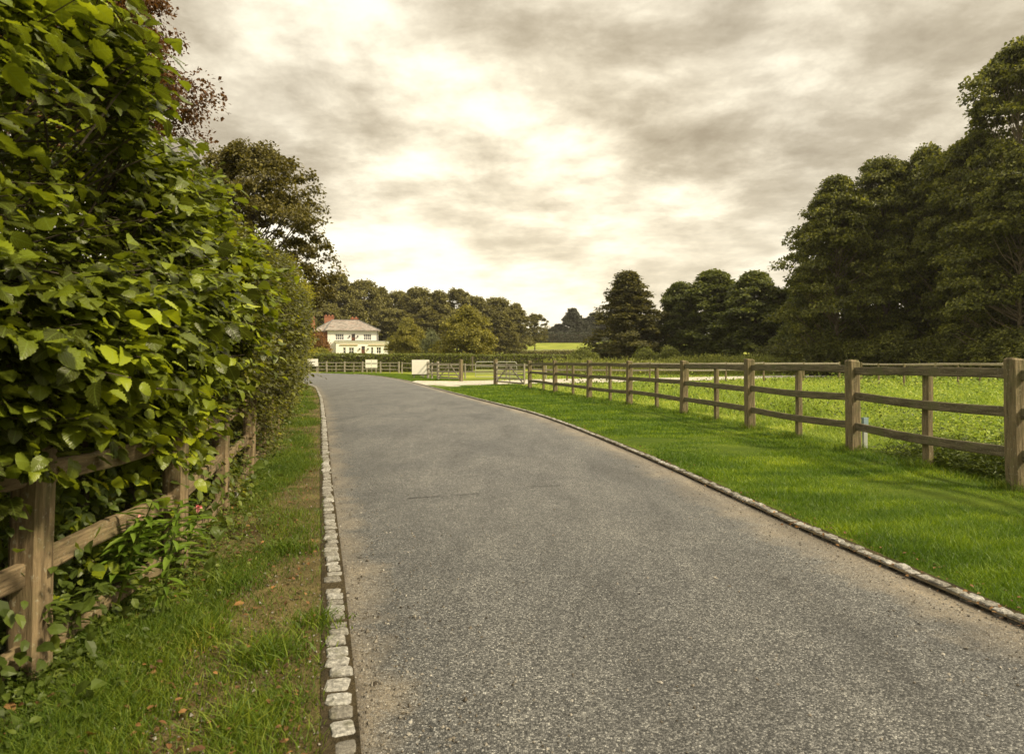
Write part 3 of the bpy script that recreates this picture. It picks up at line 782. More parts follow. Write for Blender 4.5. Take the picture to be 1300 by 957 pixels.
def fence(name, label, pts, ph, rails, pm, rm, pw=.17, pd=.15, mid=True, mw=.085, md=.11, rw=.04, rh=.095, seed=1, roff=0.0, midh=None, group=None):
    rng = np.random.default_rng(seed)
    x0, y0 = pts[0]; z0 = tz(x0, y0)
    e = empty(name, (x0, y0, z0)); tag(e, label, 'fence', group)
    P = [np.array((x - x0, y - y0, tz(x, y) - z0)) for x, y in pts]
    for k, p in enumerate(P):
        q = P[min(k + 1, len(P) - 1)] - P[max(k - 1, 0)]; a = math.atan2(q[1], q[0])
        o = bumpy_post(pd, pw, ph * rng.uniform(.985, 1.015), rng).build('post', M[pm], e)
        o.location = tuple(p); o.rotation_euler = (rng.normal() * .013, rng.normal() * .013, a + rng.normal() * .02)
        if k + 1 < len(P):
            n_ = P[k + 1]; d = n_ - p; L = np.linalg.norm(d); u = d / L; s = np.array([-u[1], u[0], 0])
            for zc in rails:
                dz = rng.normal() * .012
                a3 = p + u * (pd * .32) + s * roff + np.array([0, 0, zc + dz]); b3 = n_ - u * (pd * .32) + s * roff + np.array([0, 0, zc + rng.normal() * .012])
                o = rail_mb(a3 - a3, b3 - a3, rw, rh, rng).build('rail', M[rm], e)
                o.location = tuple(a3)
            if mid:
                c = (p + n_) / 2 - s * (rw / 2 + md / 2 + .003 - abs(roff)) 
                o = bumpy_post(md, mw, (midh or ph * .94) * rng.uniform(.98, 1.0), rng).build('middle_post', M[pm], e)
                o.location = tuple(c); o.rotation_euler = (0, 0, math.atan2(u[1], u[0]) + rng.normal() * .03)
    return e
fence('post_and_rail_fence', 'weathered three rail timber fence along the right edge of the lawn verge', FR[:10], 1.315, (1.17, .78, .385), 'post', 'rail', seed=3, midh=1.21, rh=.105, roff=.0)
fence('post_and_rail_fence', 'brown three rail timber fence half buried in the lane hedge', FL, .97, (.83, .46, .10), 'postl', 'raill', pw=.13, pd=.12, mid=False, seed=4, rh=.095)
# fences further off
FB = [(1.2, 46.0), (3.6, 44.6), (6.0, 43.3), (8.6, 42.6), (11, 42.7), (13.5, 43.1), (16, 43.4), (18.6, 43.6), (21, 43.8)]
fence('field_fence', 'grey two rail fence crossing the field behind the gravel path', FB, 1.22, (1.12, .72), 'post', 'farwood', pw=.10, pd=.10, mid=False, seed=5, rh=.10, rw=.09)
fence('field_fence', 'low rail fence at the right back of the field in front of the scrub', [(22, 43), (26, 42), (29.5, 41), (33, 40)], 1.2, (1.1,), 'post', 'farwood', pw=.1, pd=.1, mid=False, seed=6, rh=.10, rw=.1)
fence('field_fence', 'mossy rail pen in the rough grass at the right back of the field', [(17.5, 30.5), (20, 30.6), (22.4, 30.8), (22.6, 33), (18, 33.5)], 1.16, (1.1,), 'post', 'rail', pw=.08, pd=.08, mid=False, seed=16, rh=.06, rw=.1)
fence('field_fence', 'low grey fence in the field seen through the gateway', [(-6.5, 50), (-3.4, 49.6), (-.4, 49), (2.4, 48.4)], 1.1, (1.0, .5), 'farwood', 'farwood', pw=.1, pd=.1, mid=False, seed=7)
fence('lane_fence', 'grey fence with close posts along the far side of the lane below the hedge', [(-12.3 - 2.05 * k, 74.2 + .35 * k) for k in range(8)], 1.22, (1.08, .72, .36), 'farwood', 'farwood', pw=.17, pd=.15, seed=8, midh=1.1, mw=.12)
fence('lane_fence', 'short fence between the lane fence and the noticeboard', [(-11.6, 72), (-9.6, 66), (-7.9, 60), (-6.9, 56)], 1.15, (1.05, .6), 'farwood', 'farwood', pw=.13, pd=.12, mid=False, seed=9)
fence('lane_fence', 'grey fence beside the noticeboard leading up to the left gatepost', [(-7.3, 55), (-5.9, 48), (-5.0, 46.2)], 1.25, (1.1, .75, .4), 'farwood', 'farwood', pw=.16, pd=.14, seed=10, midh=1.2, mw=.12)
fence('hill_fence', 'faint fence along the foot of the hill field', [(px(640, 210), 210), (px(665, 212), 212), (px(690, 214), 214), (px(715, 216), 216), (px(740, 218), 218), (px(765, 220), 220)], 1.4, (1.2, .7), 'farwood', 'farwood', pw=.16, pd=.16, seed=11, rh=.14)

# field gates
def gate(name, label, a, b, mat, posts=True, group=None, pw=.2):
    a = Vector((a[0], a[1], 0)); b = Vector((b[0], b[1], 0)); L = (b - a).length
    e = empty(name, tuple(a), math.atan2(b.y - a.y, b.x - a.x)); tag(e, label, 'gate', group)
    rng = np.random.default_rng(int(L * 100))
    if posts:
        o = bumpy_post(pw, pw, 1.38, rng).build('gatepost', M['post'], e)
    x0 = .14
    fr_ = MB(); fr_.box(x0, x0 + .08, -.035, .035, .12, 1.22); fr_.box(L - .08, L, -.035, .035, .12, 1.16)
    fr_.build('stile', M[mat], e)
    for z in (.18, .38, .60, .84, 1.10):
        m_ = MB(); m_.box(x0 + .08, L - .08, -.018, .018, z - .04, z + .04); m_.build('bar', M[mat], e)
    m_ = MB(); m_.bar((x0 + .1, -.032, .18), (L * .5, -.032, 1.08), .022, .08); m_.bar((L - .1, -.032, .18), (L * .5, -.032, 1.08), .022, .08); m_.box(L * .5 - .04, L * .5 + .04, .022, .046, .14, 1.14)
    m_.build('brace', M[mat], e)
    h_ = MB(); h_.box(.05, x0 + .45, -.05, -.038, .35, .40); h_.box(.05, x0 + .45, -.05, -.038, 1.06, 1.11); h_.build('hinge', M['iron'], e)
    return e
M['iron'] = plain('galvanised_iron', (.30, .30, .29), .45, .2, 20, .8)
M['grate'] = plain('gate_tube', (.55, .54, .50), .4, .1, 20, .6)
gate('field_gate', 'wooden five bar gate hung from the big post at the end of the right fence', (-.9, 37.4), (.62, 33.6), 'farwood')
gate('field_gate', 'wooden five bar gate opened back beside the noticeboard, hung from the left gatepost', (-3.2, 43.0), (-4.95, 45.6), 'farwood')
e = empty('tubular_gate', (-2.7, 50.6, 0)); tag(e, 'pale metal tubular gate standing open in the field behind the gateway', 'gate')
m_ = MB(); m_.tube([(0, 0, .12), (0, 0, 1.05), (.05, 0, 1.17), (.16, 0, 1.22), (2.9, 0, 1.22), (3.0, 0, 1.17), (3.05, 0, 1.05), (3.05, 0, .12)], .024, 8); m_.tube([(0, 0, .12), (3.05, 0, .12)], .02, 8); m_.build('gate_frame', M['grate'], e)
m_ = MB()
for z in (.35, .6, .88): m_.tube([(.02, 0, z), (3.03, 0, z)], .016, 6)
m_.build('gate_bars', M['grate'], e)

# ------------------------------------------------------------------ signs
M['board'] = plain('board_white', (.84, .81, .74), .6, .05, 3)
M['boardedge'] = plain('board_dark', (.05, .04, .03), .7)
M['ink'] = plain('board_ink', (.12, .11, .10), .7)
def board(name, label, x, y, w, h, zt, rz, leg=True, halves=False, ink=False):
    e = empty(name, (x, y, tz(x, y)), rz); tag(e, label, 'sign')
    z0 = zt - h
    for sx in (-1, 1):
        m_ = MB(); m_.box(sx * w * .38 - .045, sx * w * .38 + .045, .0, .09, -.2, z0 + .35 * h); m_.build('leg', M['farwood'], e)
    if halves:
        for sx in (-1, 1):
            m_ = MB(); m_.box(min(0, sx) * w / 2 + .012, max(0, sx) * w / 2 - .012, -.03, -.003, z0, zt); p = m_.build('panel', M['board'], e)
            m_ = MB(); m_.box(min(0, sx) * w / 2 + .05, max(0, sx) * w / 2 - .05, -.037, -.0325, z0 + .48 * h, z0 + .58 * h); m_.build('dark_strip', M['ink'], p)
    else:
        m_ = MB(); m_.box(-w / 2, w / 2, -.03, -.003, z0, zt); p = m_.build('panel', M['board'], e)
        m_ = MB()
        for (a, b_, c, d) in ((-w / 2 - .02, w / 2 + .02, z0 - .06, z0 - .003),): m_.box(a, b_, -.045, .03, c, d)
        m_.build('ledge', M['boardedge'], e)
        if ink:
            m_ = MB()
            for q in range(9):
                xx = -w * .42 + q * w * .075; m_.box(xx, xx + w * .055, -.037, -.0325, z0 + .52 * h, z0 + (.60 + .03 * (q % 2)) * h)
            m_.build('marking', M['ink'], p)
    return e
board('noticeboard', 'large blank white noticeboard on two short legs on the grass by the drive', px(534, 49), 49, 1.24, 1.03, 1.37, .05)
board('noticeboard', 'white board in two halves with a dark strip, before the far lane fence', px(471.5, 72), 72, 1.27, .86, 1.42, .0, halves=True)
board('noticeboard', 'white board with small dark marks at the far end of the hedge', px(397, 73), 73, 1.15, .76, 1.5, 0, ink=True)
# small marker posts
M['marker'] = plain('marker_white', (.38, .40, .38), .5, .08); M['markerb'] = plain('marker_blue', (.20, .28, .32), .5, .08)
e = empty('marker_post', (px(1098, 10.0), 10.0, 0), .2); tag(e, 'short white marker post with a pale blue top just behind the fence', 'marker post')
m_ = MB(); m_.box(-.03, .03, -.02, .02, -.1, .36); m_.build('shaft', M['marker'], e)
m_ = MB(); m_.box(-.038, .038, -.026, .026, .36, .47); m_.build('cap', M['markerb'], e)

# ------------------------------------------------------------------ house
M['render'] = plain('cream_render', (.82, .80, .74), .8, .06, 1.2, 0, .1)
M['trim'] = plain('white_trim', (.78, .76, .70), .6, .05)
def brickmat():
    m, nt, b = newmat('brick')
    br = nt.nodes.new('ShaderNodeTexBrick'); nt.links.new(objc(nt), br.inputs[0])
    mp = nt.nodes.new('ShaderNodeMapping'); mp.inputs['Rotation'].default_value = (PI / 2, 0, 0); nt.links.new(objc(nt), mp.inputs[0]); nt.links.new(mp.outputs[0], br.inputs[0])
    br.inputs['Color1'].default_value = (.34, .11, .05, 1); br.inputs['Color2'].default_value = (.22, .075, .04, 1); br.inputs['Mortar'].default_value = (.3, .25, .2, 1)
    br.inputs['Scale'].default_value = 4.5; br.inputs['Mortar Size'].default_value = .012
    nt.links.new(br.outputs[0], b.inputs['Base Color']); b.inputs['Roughness'].default_value = .9
    return m
M['brick'] = brickmat()
def slatemat():
    m, nt, b = newmat('roof_slate')
    oc = objc(nt)
    mp = nt.nodes.new('ShaderNodeMapping'); mp.inputs['Scale'].default_value = (3.0, 4.5, 4.5); nt.links.new(oc, mp.inputs[0])
    v = N(nt, 'ShaderNodeTexVoronoi', Scale=1.0); nt.links.new(mp.outputs[0], v.inputs[0])
    sp = nt.nodes.new('ShaderNodeSeparateXYZ'); nt.links.new(v.outputs['Color'], sp.inputs[0])
    c = ramp(nt, sp.outputs[0], [(0, (.12, .10, .085)), (.6, (.21, .18, .155)), (1, (.32, .28, .25))])
    c = mixc(nt, ramp(nt, noise(nt, 1.1, 4, .7, oc), [(.5, (0,) * 3), (.62, (.7,) * 3)]), c, (.22, .155, .125))
    nt.links.new(c, b.inputs['Base Color']); b.inputs['Roughness'].default_value = .6
    return m
M['slate'] = slatemat()
M['paned'] = plain('window_glass', (.02, .022, .025), .08, .1)
M['paned'].node_tree.nodes['Principled BSDF'].inputs['Specular IOR Level'].default_value = .8
M['curtain'] = plain('curtain', (.16, .16, .17), .8, .2)
M['door'] = plain('door_wood', (.12, .045, .025), .5, .2)
M['black'] = plain('black_iron', (.02, .02, .02), .5)
M['parasol'] = plain('parasol_cloth', (.03, .12, .10), .8)
M['lead'] = plain('lead_flashing', (.10, .10, .10), .6)

def wall(name, mat, parent, x0, x1, z0, z1, yf, th, holes=(), axis='x'):
    """wall slab with openings, front face at yf, thickness away from the viewer"""
    mb = MB()
    xs_ = sorted({x0, x1, *[h[0] for h in holes], *[h[1] for h in holes]}); zs_ = sorted({z0, z1, *[h[2] for h in holes], *[h[3] for h in holes]})
    for i in range(len(xs_) - 1):
        for j in range(len(zs_) - 1):
            cx, cz = (xs_[i] + xs_[i + 1]) / 2, (zs_[j] + zs_[j + 1]) / 2
            if any(h[0] < cx < h[1] and h[2] < cz < h[3] for h in holes): continue
            if axis == 'x': mb.box(xs_[i], xs_[i + 1], yf, yf + th, zs_[j], zs_[j + 1])
            else: mb.box(yf, yf + th, xs_[i], xs_[i + 1], zs_[j], zs_[j + 1])
    return mb.build(name, mat, parent)
def window(parent, x0, x1, z0, z1, y, nx=3, nz=2, glass='paned', surround=True):
    m_ = MB(); f = .07
    m_.box(x0, x0 + f, y + .06, y + .14, z0, z1); m_.box(x1 - f, x1, y + .06, y + .14, z0, z1)
    m_.box(x0 + f, x1 - f, y + .06, y + .14, z0, z0 + f); m_.box(x0 + f, x1 - f, y + .06, y + .14, z1 - f, z1)
    for k in range(1, nx):
        xc = x0 + (x1 - x0) * k / nx; m_.box(xc - .035, xc + .035, y + .07, y + .13, z0 + f, z1 - f)
    for k in range(1, nz):
        zc = z0 + (z1 - z0) * k / nz
        for q in range(nx):
            a = x0 + (x1 - x0) * q / nx + .036; b_ = x0 + (x1 - x0) * (q + 1) / nx - .036
            if q == 0: a = x0 + f + .001
            if q == nx - 1: b_ = x1 - f - .001
            m_.box(a, b_, y + .075, y + .125, zc - .025, zc + .025)
    w = m_.build('window', M['trim'], parent)
    m_ = MB(); m_.box(x0 + .02, x1 - .02, y + .105, y + .112, z0 + .02, z1 - .02); m_.build('pane', M[glass], w)
    m_ = MB(); m_.box(x0 - .06, x1 + .06, y - .05, y + .05, z0 - .09, z0 - .002); m_.build('sill', M['trim'], w)
    return w
HD = 125.0
sc = HD / 867.0
hx0 = px(418.5, HD); hz = tz(hx0, HD)
house = empty('house', (hx0 - .25, HD - .5, hz), math.radians(14.5)); house.scale = (1.07, 1.03, 1.03); tag(house, 'cream two storey house with grey slate hipped roof and brick chimneys', 'house')
def hx(p): return px(p, HD) - hx0
def hh(p): return pz(p, HD) - hz
W = hx(477.3); EV = hh(421.3); PT = hh(434.6)
# upper storey
wh_ = [(hx(427.3), hx(437), hh(432.6), hh(424.8)), (hx(446), hx(450.3), hh(434.4), hh(424.8)), (hx(460), hx(469), hh(432.6), hh(424.8))]
wall('front_wall', M['render'], house, 0, W, 0, EV, 0, .3, wh_ )
wall('side_wall', M['render'], house, .3, 8.0, 0, EV, W - .3, .3, (), 'y')
wall('side_wall', M['brick'], house, .3, 8.0, 0, EV, 0, .3, (), 'y')
wall('back_wall', M['render'], house, 0, W, 0, EV, 8.0, .3)
window(house, *wh_[0], 0, 4, 2, 'curtain'); window(house, *wh_[2], 0, 4, 2, 'curtain')
m_ = MB(); m_.box(wh_[1][0], wh_[1][1], .1, .16, wh_[1][2], wh_[1][3]); dd = m_.build('balcony_door', M['door'], house)
m_ = MB(); m_.box(wh_[1][0] + .12, wh_[1][1] - .12, .088, .098, wh_[1][2] + .75, wh_[1][3] - .12); m_.build('pane', M['paned'], dd)
def lantern(x, z, y=0):
    m_ = MB(); m_.box(x - .02, x + .02, y - .14, y + .0, z + .12, z + .15); m_.box(x - .10, x + .10, y - .24, y - .04, z - .16, z + .10); m_.build('wall_lantern', M['black'], house)
lantern(hx(444), hh(427.6)); lantern(hx(453.4), hh(427.6))
# ground floor bay projecting forward
gy = -2.6
g0, g1 = hx(428), hx(488)
gh = [(hx(436), hx(439.2), hh(449.3), hh(442)), (hx(442.6), hx(448.4), hh(449.6), hh(442)), (hx(457), hx(461), hh(451.5), hh(440.3)), (hx(467.8), hx(470.6), hh(449.3), hh(441.5)), (hx(474.2), hx(479.5), hh(449.3), hh(441.5))]
wall('bay_wall', M['render'], house, g0, g1, 0, PT - .25, gy, .3, gh)
wall('bay_side_wall', M['render'], house, gy + .3, 0, 0, PT - .25, g1 - .3, .3, (), 'y')
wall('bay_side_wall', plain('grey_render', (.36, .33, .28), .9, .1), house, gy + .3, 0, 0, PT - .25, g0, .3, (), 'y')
wall('wing_wall', M['render'], house, W + .003, g1, 0, PT - .25, 0, .3)
m_ = MB(); m_.box(g0 - .12, g1 + .12, gy - .12, -.003, PT - .247, PT - .02); m_.box(g0 - .2, g1 + .2, gy - .2, -.003, PT - .017, PT + .06); m_.build('cornice', M['trim'], house)
m_ = MB(); m_.box(g0 - .22, g1 + .22, gy - .22, -.003, PT + .063, PT + .15); m_.build('roof_edge', M['lead'], house)
m_ = MB(); m_.box(W + .003, g1 + .12, -.003, 3, PT - .247, PT - .02); m_.build('wing_roof', M['lead'], house)
for k, hl in enumerate(gh):
    if k == 2: continue
    window(house, *hl, gy, 1 if k in (0, 3) else 2, 2)
m_ = MB(); m_.box(gh[2][0] + .003, gh[2][1] - .003, gy + .1, gy + .16, gh[2][2], gh[2][3]); dd = m_.build('front_door', M['door'], house)
m_ = MB(); m_.box(gh[2][0] + .12, gh[2][1] - .12, gy + .088, gy + .098, gh[2][2] + 1.0, gh[2][3] - .12); m_.build('pane', M['paned'], dd)
M['gold'] = plain('awning_bar', (.42, .30, .12), .6)
for a, b_ in ((432.5, 453), (465, 484)):
    m_ = MB(); m_.box(hx(a), hx(b_), gy - .16, gy - .003, hh(439.1), hh(438.5)); m_.build('awning_case', M['gold'], house)
lantern(hx(455), hh(443.5), gy); lantern(hx(464.6), hh(443.5), gy)
# hipped roof
def hip(name, x0, x1, y0, y1, ze, zr, parent, rx0=None, rx1=None, ov=.45):
    x0 -= ov; x1 += ov; y0 -= ov; y1 += ov; ym = (y0 + y1) / 2
    run = (y1 - y0) / 2 * .85
    a = x0 + run if rx0 is None else rx0; b_ = x1 - run if rx1 is None else rx1
    mb = MB()
    V = [(x0, y0, ze), (x1, y0, ze), (x1, y1, ze), (x0, y1, ze), (a, ym, zr), (b_, ym, zr), (x0, y0, ze - .14), (x1, y0, ze - .14), (x1, y1, ze - .14), (x0, y1, ze - .14)]
    mb.add(V, [(0, 1, 5, 4), (1, 2, 5), (2, 3, 4, 5), (3, 0, 4), (6, 7, 1, 0), (7, 8, 2, 1), (8, 9, 3, 2), (9, 6, 0, 3), (6, 9, 8, 7)])
    o = mb.build(name, M['slate'], parent)
    rd = MB()
    for p, q in (((x0, y0, ze), (a, ym, zr)), ((x1, y0, ze), (b_, ym, zr)), ((a, ym, zr), (b_, ym, zr)), ((x0, y1, ze), (a, ym, zr)), ((x1, y1, ze), (b_, ym, zr))):
        rd.tube([p, q], .09, 6)
    rd.build('ridge_tiles', M['lead'], o)
    return o
roof = hip('roof', 0, W, 0, 8.3, EV + .14, hh(408.6) + .35, house, hx(423.5), hx(455.5))
# brick wing set back at the left
wx0 = hx(404); 
wall('brick_wall', M['brick'], house, wx0, -.003, 0, EV - .1, 2.2, .3, [(hx(409.5), hx(413.5), hh(433), hh(424.5))])
window(house, hx(409.5), hx(413.5), hh(433), hh(424.5), 2.2, 2, 3, 'curtain')
wall('brick_wall', M['brick'], house, 2.5, 8, 0, EV - .1, wx0, .3, (), 'y')
roof2 = hip('roof', wx0, 1.0, 2.2, 8.0, EV + .04, hh(410.6) + .4, house, wx0 + 2.4, 2.2)
def chimney(x0, x1, y0, y1, z0, z1, par):
    m_ = MB(); m_.box(x0, x1, y0, y1, z0, z1); m_.box(x0 - .07, x1 + .07, y0 - .07, y1 + .07, z1 + .002, z1 + .16); c = m_.build('chimney', M['brick'], par)
    m_ = MB(); n_ = max(2, int((x1 - x0) / .45))
    for k in range(n_):
        xc = x0 + (x1 - x0) * (k + .5) / n_; m_.tube([(xc, (y0 + y1) / 2, z1 + .15), (xc, (y0 + y1) / 2, z1 + .45)], [.13, .11], 8)
    m_.build('chimney_pots', M['brick'], c)
chimney(hx(414.3), hx(425.8), 5.6, 6.5, EV, hh(401.2) - .1, roof)
chimney(hx(396), hx(403.5), 5, 5.9, 1.0, hh(404.5), roof2)
chimney(hx(446), hx(455), 7.0, 7.9, EV, hh(403.4), roof)
# rain pipes
m_ = MB(); m_.tube([(W - .12, -.08, 2.6), (W - .12, -.08, EV - .05)], .05, 6); m_.build('drainpipe', M['black'], house)
# parasol by the house
e = empty('parasol', (px(501.5, 112), 112, tz(px(501.5, 112), 112))); tag(e, 'dark teal parasol standing beyond the hedge right of the house', 'parasol')
m_ = MB(); m_.tube([(0, 0, 0), (0, 0, pz(446.6, 112) - tz(0, 112))], .03, 6); m_.build('pole', M['trim'], e)
zt_ = pz(447.4, 112) - tz(0, 112); V = [(0, 0, zt_)] + [(1.0 * math.cos(k * PI / 4), 1.0 * math.sin(k * PI / 4), zt_ - .5) for k in range(8)] + [(0, 0, zt_ - .03)]
mk('canopy', np.array(V), [np.array([(0, 1 + k, 1 + (k + 1) % 8) for k in range(8)]), np.array([(9, 1 + (k + 1) % 8, 1 + k) for k in range(8)])], M['parasol'], e)

# ------------------------------------------------------------------ clipped hedges (far)
def cliphedge(name, label, a, b, h, w, n, leaf, mat, cat='hedge', seed=0):
    rng = np.random.default_rng(seed)
    a = np.array(a, float); b = np.array(b, float); d = b - a; L = np.linalg.norm(d); u = d / L; s = np.array([-u[1], u[0]])
    z0 = tz(*a)
    e = empty(name, (a[0], a[1], z0)); tag(e, label, cat)
    t = rng.uniform(0, 1, n); f = rng.uniform(0, 1, n)
    # points on the surface of a rounded box
    side = rng.uniform(0, 1, n) < h / (h + w * .5)
    xx = np.where(side, np.sign(rng.uniform(-1, 1, n)) * w / 2, rng.uniform(-1, 1, n) * w / 2)
    zz = np.where(side, f * h, h) + rng.normal(size=n) * .04 + .07 * pnoise(t * L, xx, seed, .8, 3)
    xx = xx + rng.normal(size=n) * .06
    xy = (u[None] * (t * L)[:, None] + s[None] * xx[:, None])
    dz = terrain(a[0] + xy[:, 0], a[1] + xy[:, 1]) - z0
    P = np.stack([xy[:, 0], xy[:, 1], np.maximum(zz, .02) + dz], -1)
    o3 = np.stack([s[0] * np.sign(xx), s[1] * np.sign(xx), np.where(side, .2, 1.2)], -1)
    V, F, _ = leaves(P, rng.normal(size=(n, 3)), o3 + rng.normal(size=(n, 3)) * .4, leaf * rng.uniform(.6, 1.3, n), T_DIAMOND)
    mk('foliage', V, F, M[mat], e)
    core = MB()
    k = max(2, int(L / 4))
    for q in range(k):
        p0 = u * L * q / k; p1 = u * L * (q + 1) / k; za = tz(*(a + p0)) - z0; zb = tz(*(a + p1)) - z0
        core.bar((p0[0], p0[1], za + h * .46), (p1[0], p1[1], zb + h * .46), w * .82, h * .9)
    core.build('branches', M['bark_dark'], e)
cliphedge('clipped_hedge', 'long dark clipped hedge between the lane fence and the house', (px(388, 80), 80), (px(600, 78), 78), 2.0, 1.3, 16000, .17, 'clip', seed=1)
cliphedge('clipped_hedge', 'low dark hedge at the foot of the hill field right of the gateway', (px(600, 86), 86), (px(760, 88), 88), 1.75, 1.2, 9000, .18, 'clip', seed=2)
cliphedge('field_hedge', 'thin hedge line across the hill field', (px(640, 185), 185), (px(775, 190), 190), 1.5, 1.2, 7000, .3, 'wood', seed=3)

cliphedge('field_hedge', 'dark hedge along the crest of the far hill field', (px(640, 322), 322), (px(860, 326), 326), 4.5, 3.0, 9000, .7, 'pine', seed=4)

# ------------------------------------------------------------------ grasses and weeds
def blades(P, hgt, wid, rng, lean=.45, seg2=True, spread=None):
    n = len(P)
    az = rng.uniform(0, 2 * PI, n); ld = rng.uniform(0, lean, n)
    up = np.stack([np.cos(az) * ld, np.sin(az) * ld, np.ones(n)], -1)
    az2 = rng.uniform(0, PI, n); w = np.stack([np.cos(az2), np.sin(az2), np.zeros(n)], -1) * (wid / 2)[:, None]
    top = P + up * hgt[:, None]; top[:, :2] += np.stack([np.cos(az), np.sin(az)], -1) * (ld * hgt * .7)[:, None]
    midp = P + up * (hgt * .55)[:, None]
    if seg2:
        V = np.stack([P - w, P + w, midp + w * .8, midp - w * .8, top], 1).reshape(-1, 3)
        b = np.arange(n)[:, None] * 5
        return V, [b + np.array([[0, 1, 2, 3]]), b + np.array([[3, 2, 4]])]
    V = np.stack([P - w, P + w, top], 1).reshape(-1, 3)
    return V, [np.arange(n * 3).reshape(-1, 3)]
def sample_y(rng, n, y0, y1, p):
    u = rng.uniform(0, 1, n)
    if abs(p - 1) < 1e-6: return y0 * (y1 / y0) ** u
    a, b = y0 ** (1 - p), y1 ** (1 - p)
    return (a + (b - a) * u) ** (1 / (1 - p))
# mown lawn on the right
rng = np.random.default_rng(21)
n = 420000
y = sample_y(rng, n, 1.6, 38, 1.5)
f = rng.uniform(0, 1, n)
a = XR(y) + .13; b = XFR(y) + .35
a = a + .06 * pnoise(y, y * 0, 31, 5, 3)
x = a + (b - a) * f
keep = ~((y > 31.0) & (x < np.interp(y, [31, 32.6, 35.2, 36.9, 40], [-3.3, -2.6, -1.6, -.9, 2])))
patch = pnoise(x, y, 41, 1.8, 3)
edge = np.minimum(1, (x - a) / .35)
keep &= rng.uniform(0, 1, n) < np.clip(.45 + .55 * edge + patch * .3, .12, 1)
x, y, patch = x[keep], y[keep], patch[keep]; n = len(x)
hgt = rng.uniform(.020, .060, n) * (1 + .6 * patch) * np.clip(y / 14, 1, 1.6)
wid = np.maximum(.004, y * .0007) * rng.uniform(.7, 1.3, n)
V, F = blades(np.stack([x, y, np.full(n, .012)], -1), hgt, wid, rng, .8)
o = mk('lawn_grass', V, F, M['lawn']); tag(o, 'short bright green mown grass on the right verge', 'grass', kind='stuff')
# longer grass the mower misses along the foot of the fence
n = 30000
y = sample_y(rng, n, 3.0, 31, 1.3)
dd_ = np.concatenate([fry[:-1], (fry[:-1] + fry[1:]) / 2]); near_ = np.min(np.abs(y[:, None] - dd_[None, :]), 1)
k_ = rng.uniform(0, 1, n) < .16 + np.exp(-(near_ / .13) ** 2); y = y[k_]; near_ = near_[k_]; n = len(y)
x = XFR(y) + rng.normal(size=n) * .09
V, F = blades(np.stack([x, y, np.full(n, .012)], -1), rng.uniform(.05, .11, n) * (1 + .6 * np.exp(-(near_ / .12) ** 2)), np.maximum(.005, y * .0008) * rng.uniform(.7, 1.3, n), rng, .7)
o = mk('fence_foot_grass', V, F, M['verge']); tag(o, 'longer unmown grass around the foot of the right fence', 'grass', kind='stuff')
# left verge, patchy
n = 260000
y = sample_y(rng, n, 1.6, 44, 1.6); f = rng.uniform(0, 1, n)
a = XF(y) - .5; b = XL(y) - .105 + .03 * pnoise(y, y * 0, 36, 4, 3)
x = a + (b - a) * f
patch = pnoise(x * 1.2, y * .7, 52, 2.2, 4)
cf = np.interp(y, [2, 5, 9], [.72, .64, .55]); mid = np.exp(-((x - (XF(y) * cf + XL(y) * (1 - cf))) / np.interp(y, [2, 5, 9], [.2, .27, .38])) ** 2)
dens = np.clip(.06 + .75 * mid + patch * 1.0, .10, 1) * np.clip((b - x) / .2, .4, 1)
keep = rng.uniform(0, 1, n) < dens
x, y, patch, mid = x[keep], y[keep], patch[keep], mid[keep]; n = len(x)
hgt = rng.uniform(.018, .050, n) * (1 + .8 * np.clip(patch, 0, 1) + .5 * mid)
wid = np.maximum(.004, y * .0006) * rng.uniform(.7, 1.3, n)
V, F = blades(np.stack([x, y, np.full(n, .015)], -1), hgt, wid, rng, .9)
o = mk('verge_grass', V, F, M['verge']); tag(o, 'patchy uneven grass between the lane hedge and the left kerb', 'grass', kind='stuff')
# long tufts near the left kerb
tufts = [(-1.05, 2.95, .24, 700), (-.95, 3.3, .16, 300), (-1.4, 3.15, .16, 300), (-1.62, 3.9, .22, 500), (-1.5, 4.6, .2, 400), (-.95, 2.4, .2, 300)]
Ps = []; Hs = []
for (tx, ty, tr_, c_) in tufts:
    q = rng.normal(size=(c_, 2)) * tr_ * .5
    Ps.append(np.stack([tx + q[:, 0], ty + q[:, 1], np.full(c_, .015)], -1)); Hs.append(rng.uniform(.04, .12, c_) * np.exp(-(np.hypot(q[:, 0], q[:, 1]) / tr_) ** 2 * .8))
P = np.concatenate(Ps); hg = np.concatenate(Hs)
V, F = blades(P, hg, rng.uniform(.004, .008, len(P)), rng, 1.1)
o = mk('grass_tufts', V, F, M['verge']); tag(o, 'longer bright grass tufts on the bare soil beside the left kerb', 'grass', kind='stuff')
# leaf litter and clover like weeds on the left verge
n = 3200
y = sample_y(rng, n, 1.8, 22, 1.4); f = rng.uniform(0, 1, n) ** 1.3
x = XF(y) - .3 + (XL(y) - .15 - XF(y) + .3) * f
V, F, _ = leaves(np.stack([x, y, rng.uniform(.03, .06, n)], -1), rng.normal(size=(n, 3)) * np.array([1, 1, .2]), np.array([0, 0, 1.0]) + rng.normal(size=(n, 3)) * .35, rng.uniform(.006, .032, n) * np.where(rng.uniform(0, 1, n) < .06, 1.8, 1), T_OVAL)
o = mk('leaf_litter', V, F, M['litter']); tag(o, 'scattered dry orange and brown leaves on the left verge', 'fallen leaves', kind='stuff')
n = 400
y = sample_y(rng, n, 3, 24, 1.3); x = XR(y) + rng.uniform(-.12, .3, n)
V, F, _ = leaves(np.stack([x, y, rng.uniform(.04, .06, n)], -1), rng.normal(size=(n, 3)) * np.array([1, 1, .2]), np.array([0, 0, 1.0]) + rng.normal(size=(n, 3)) * .3, rng.uniform(.01, .03, n), T_OVAL)
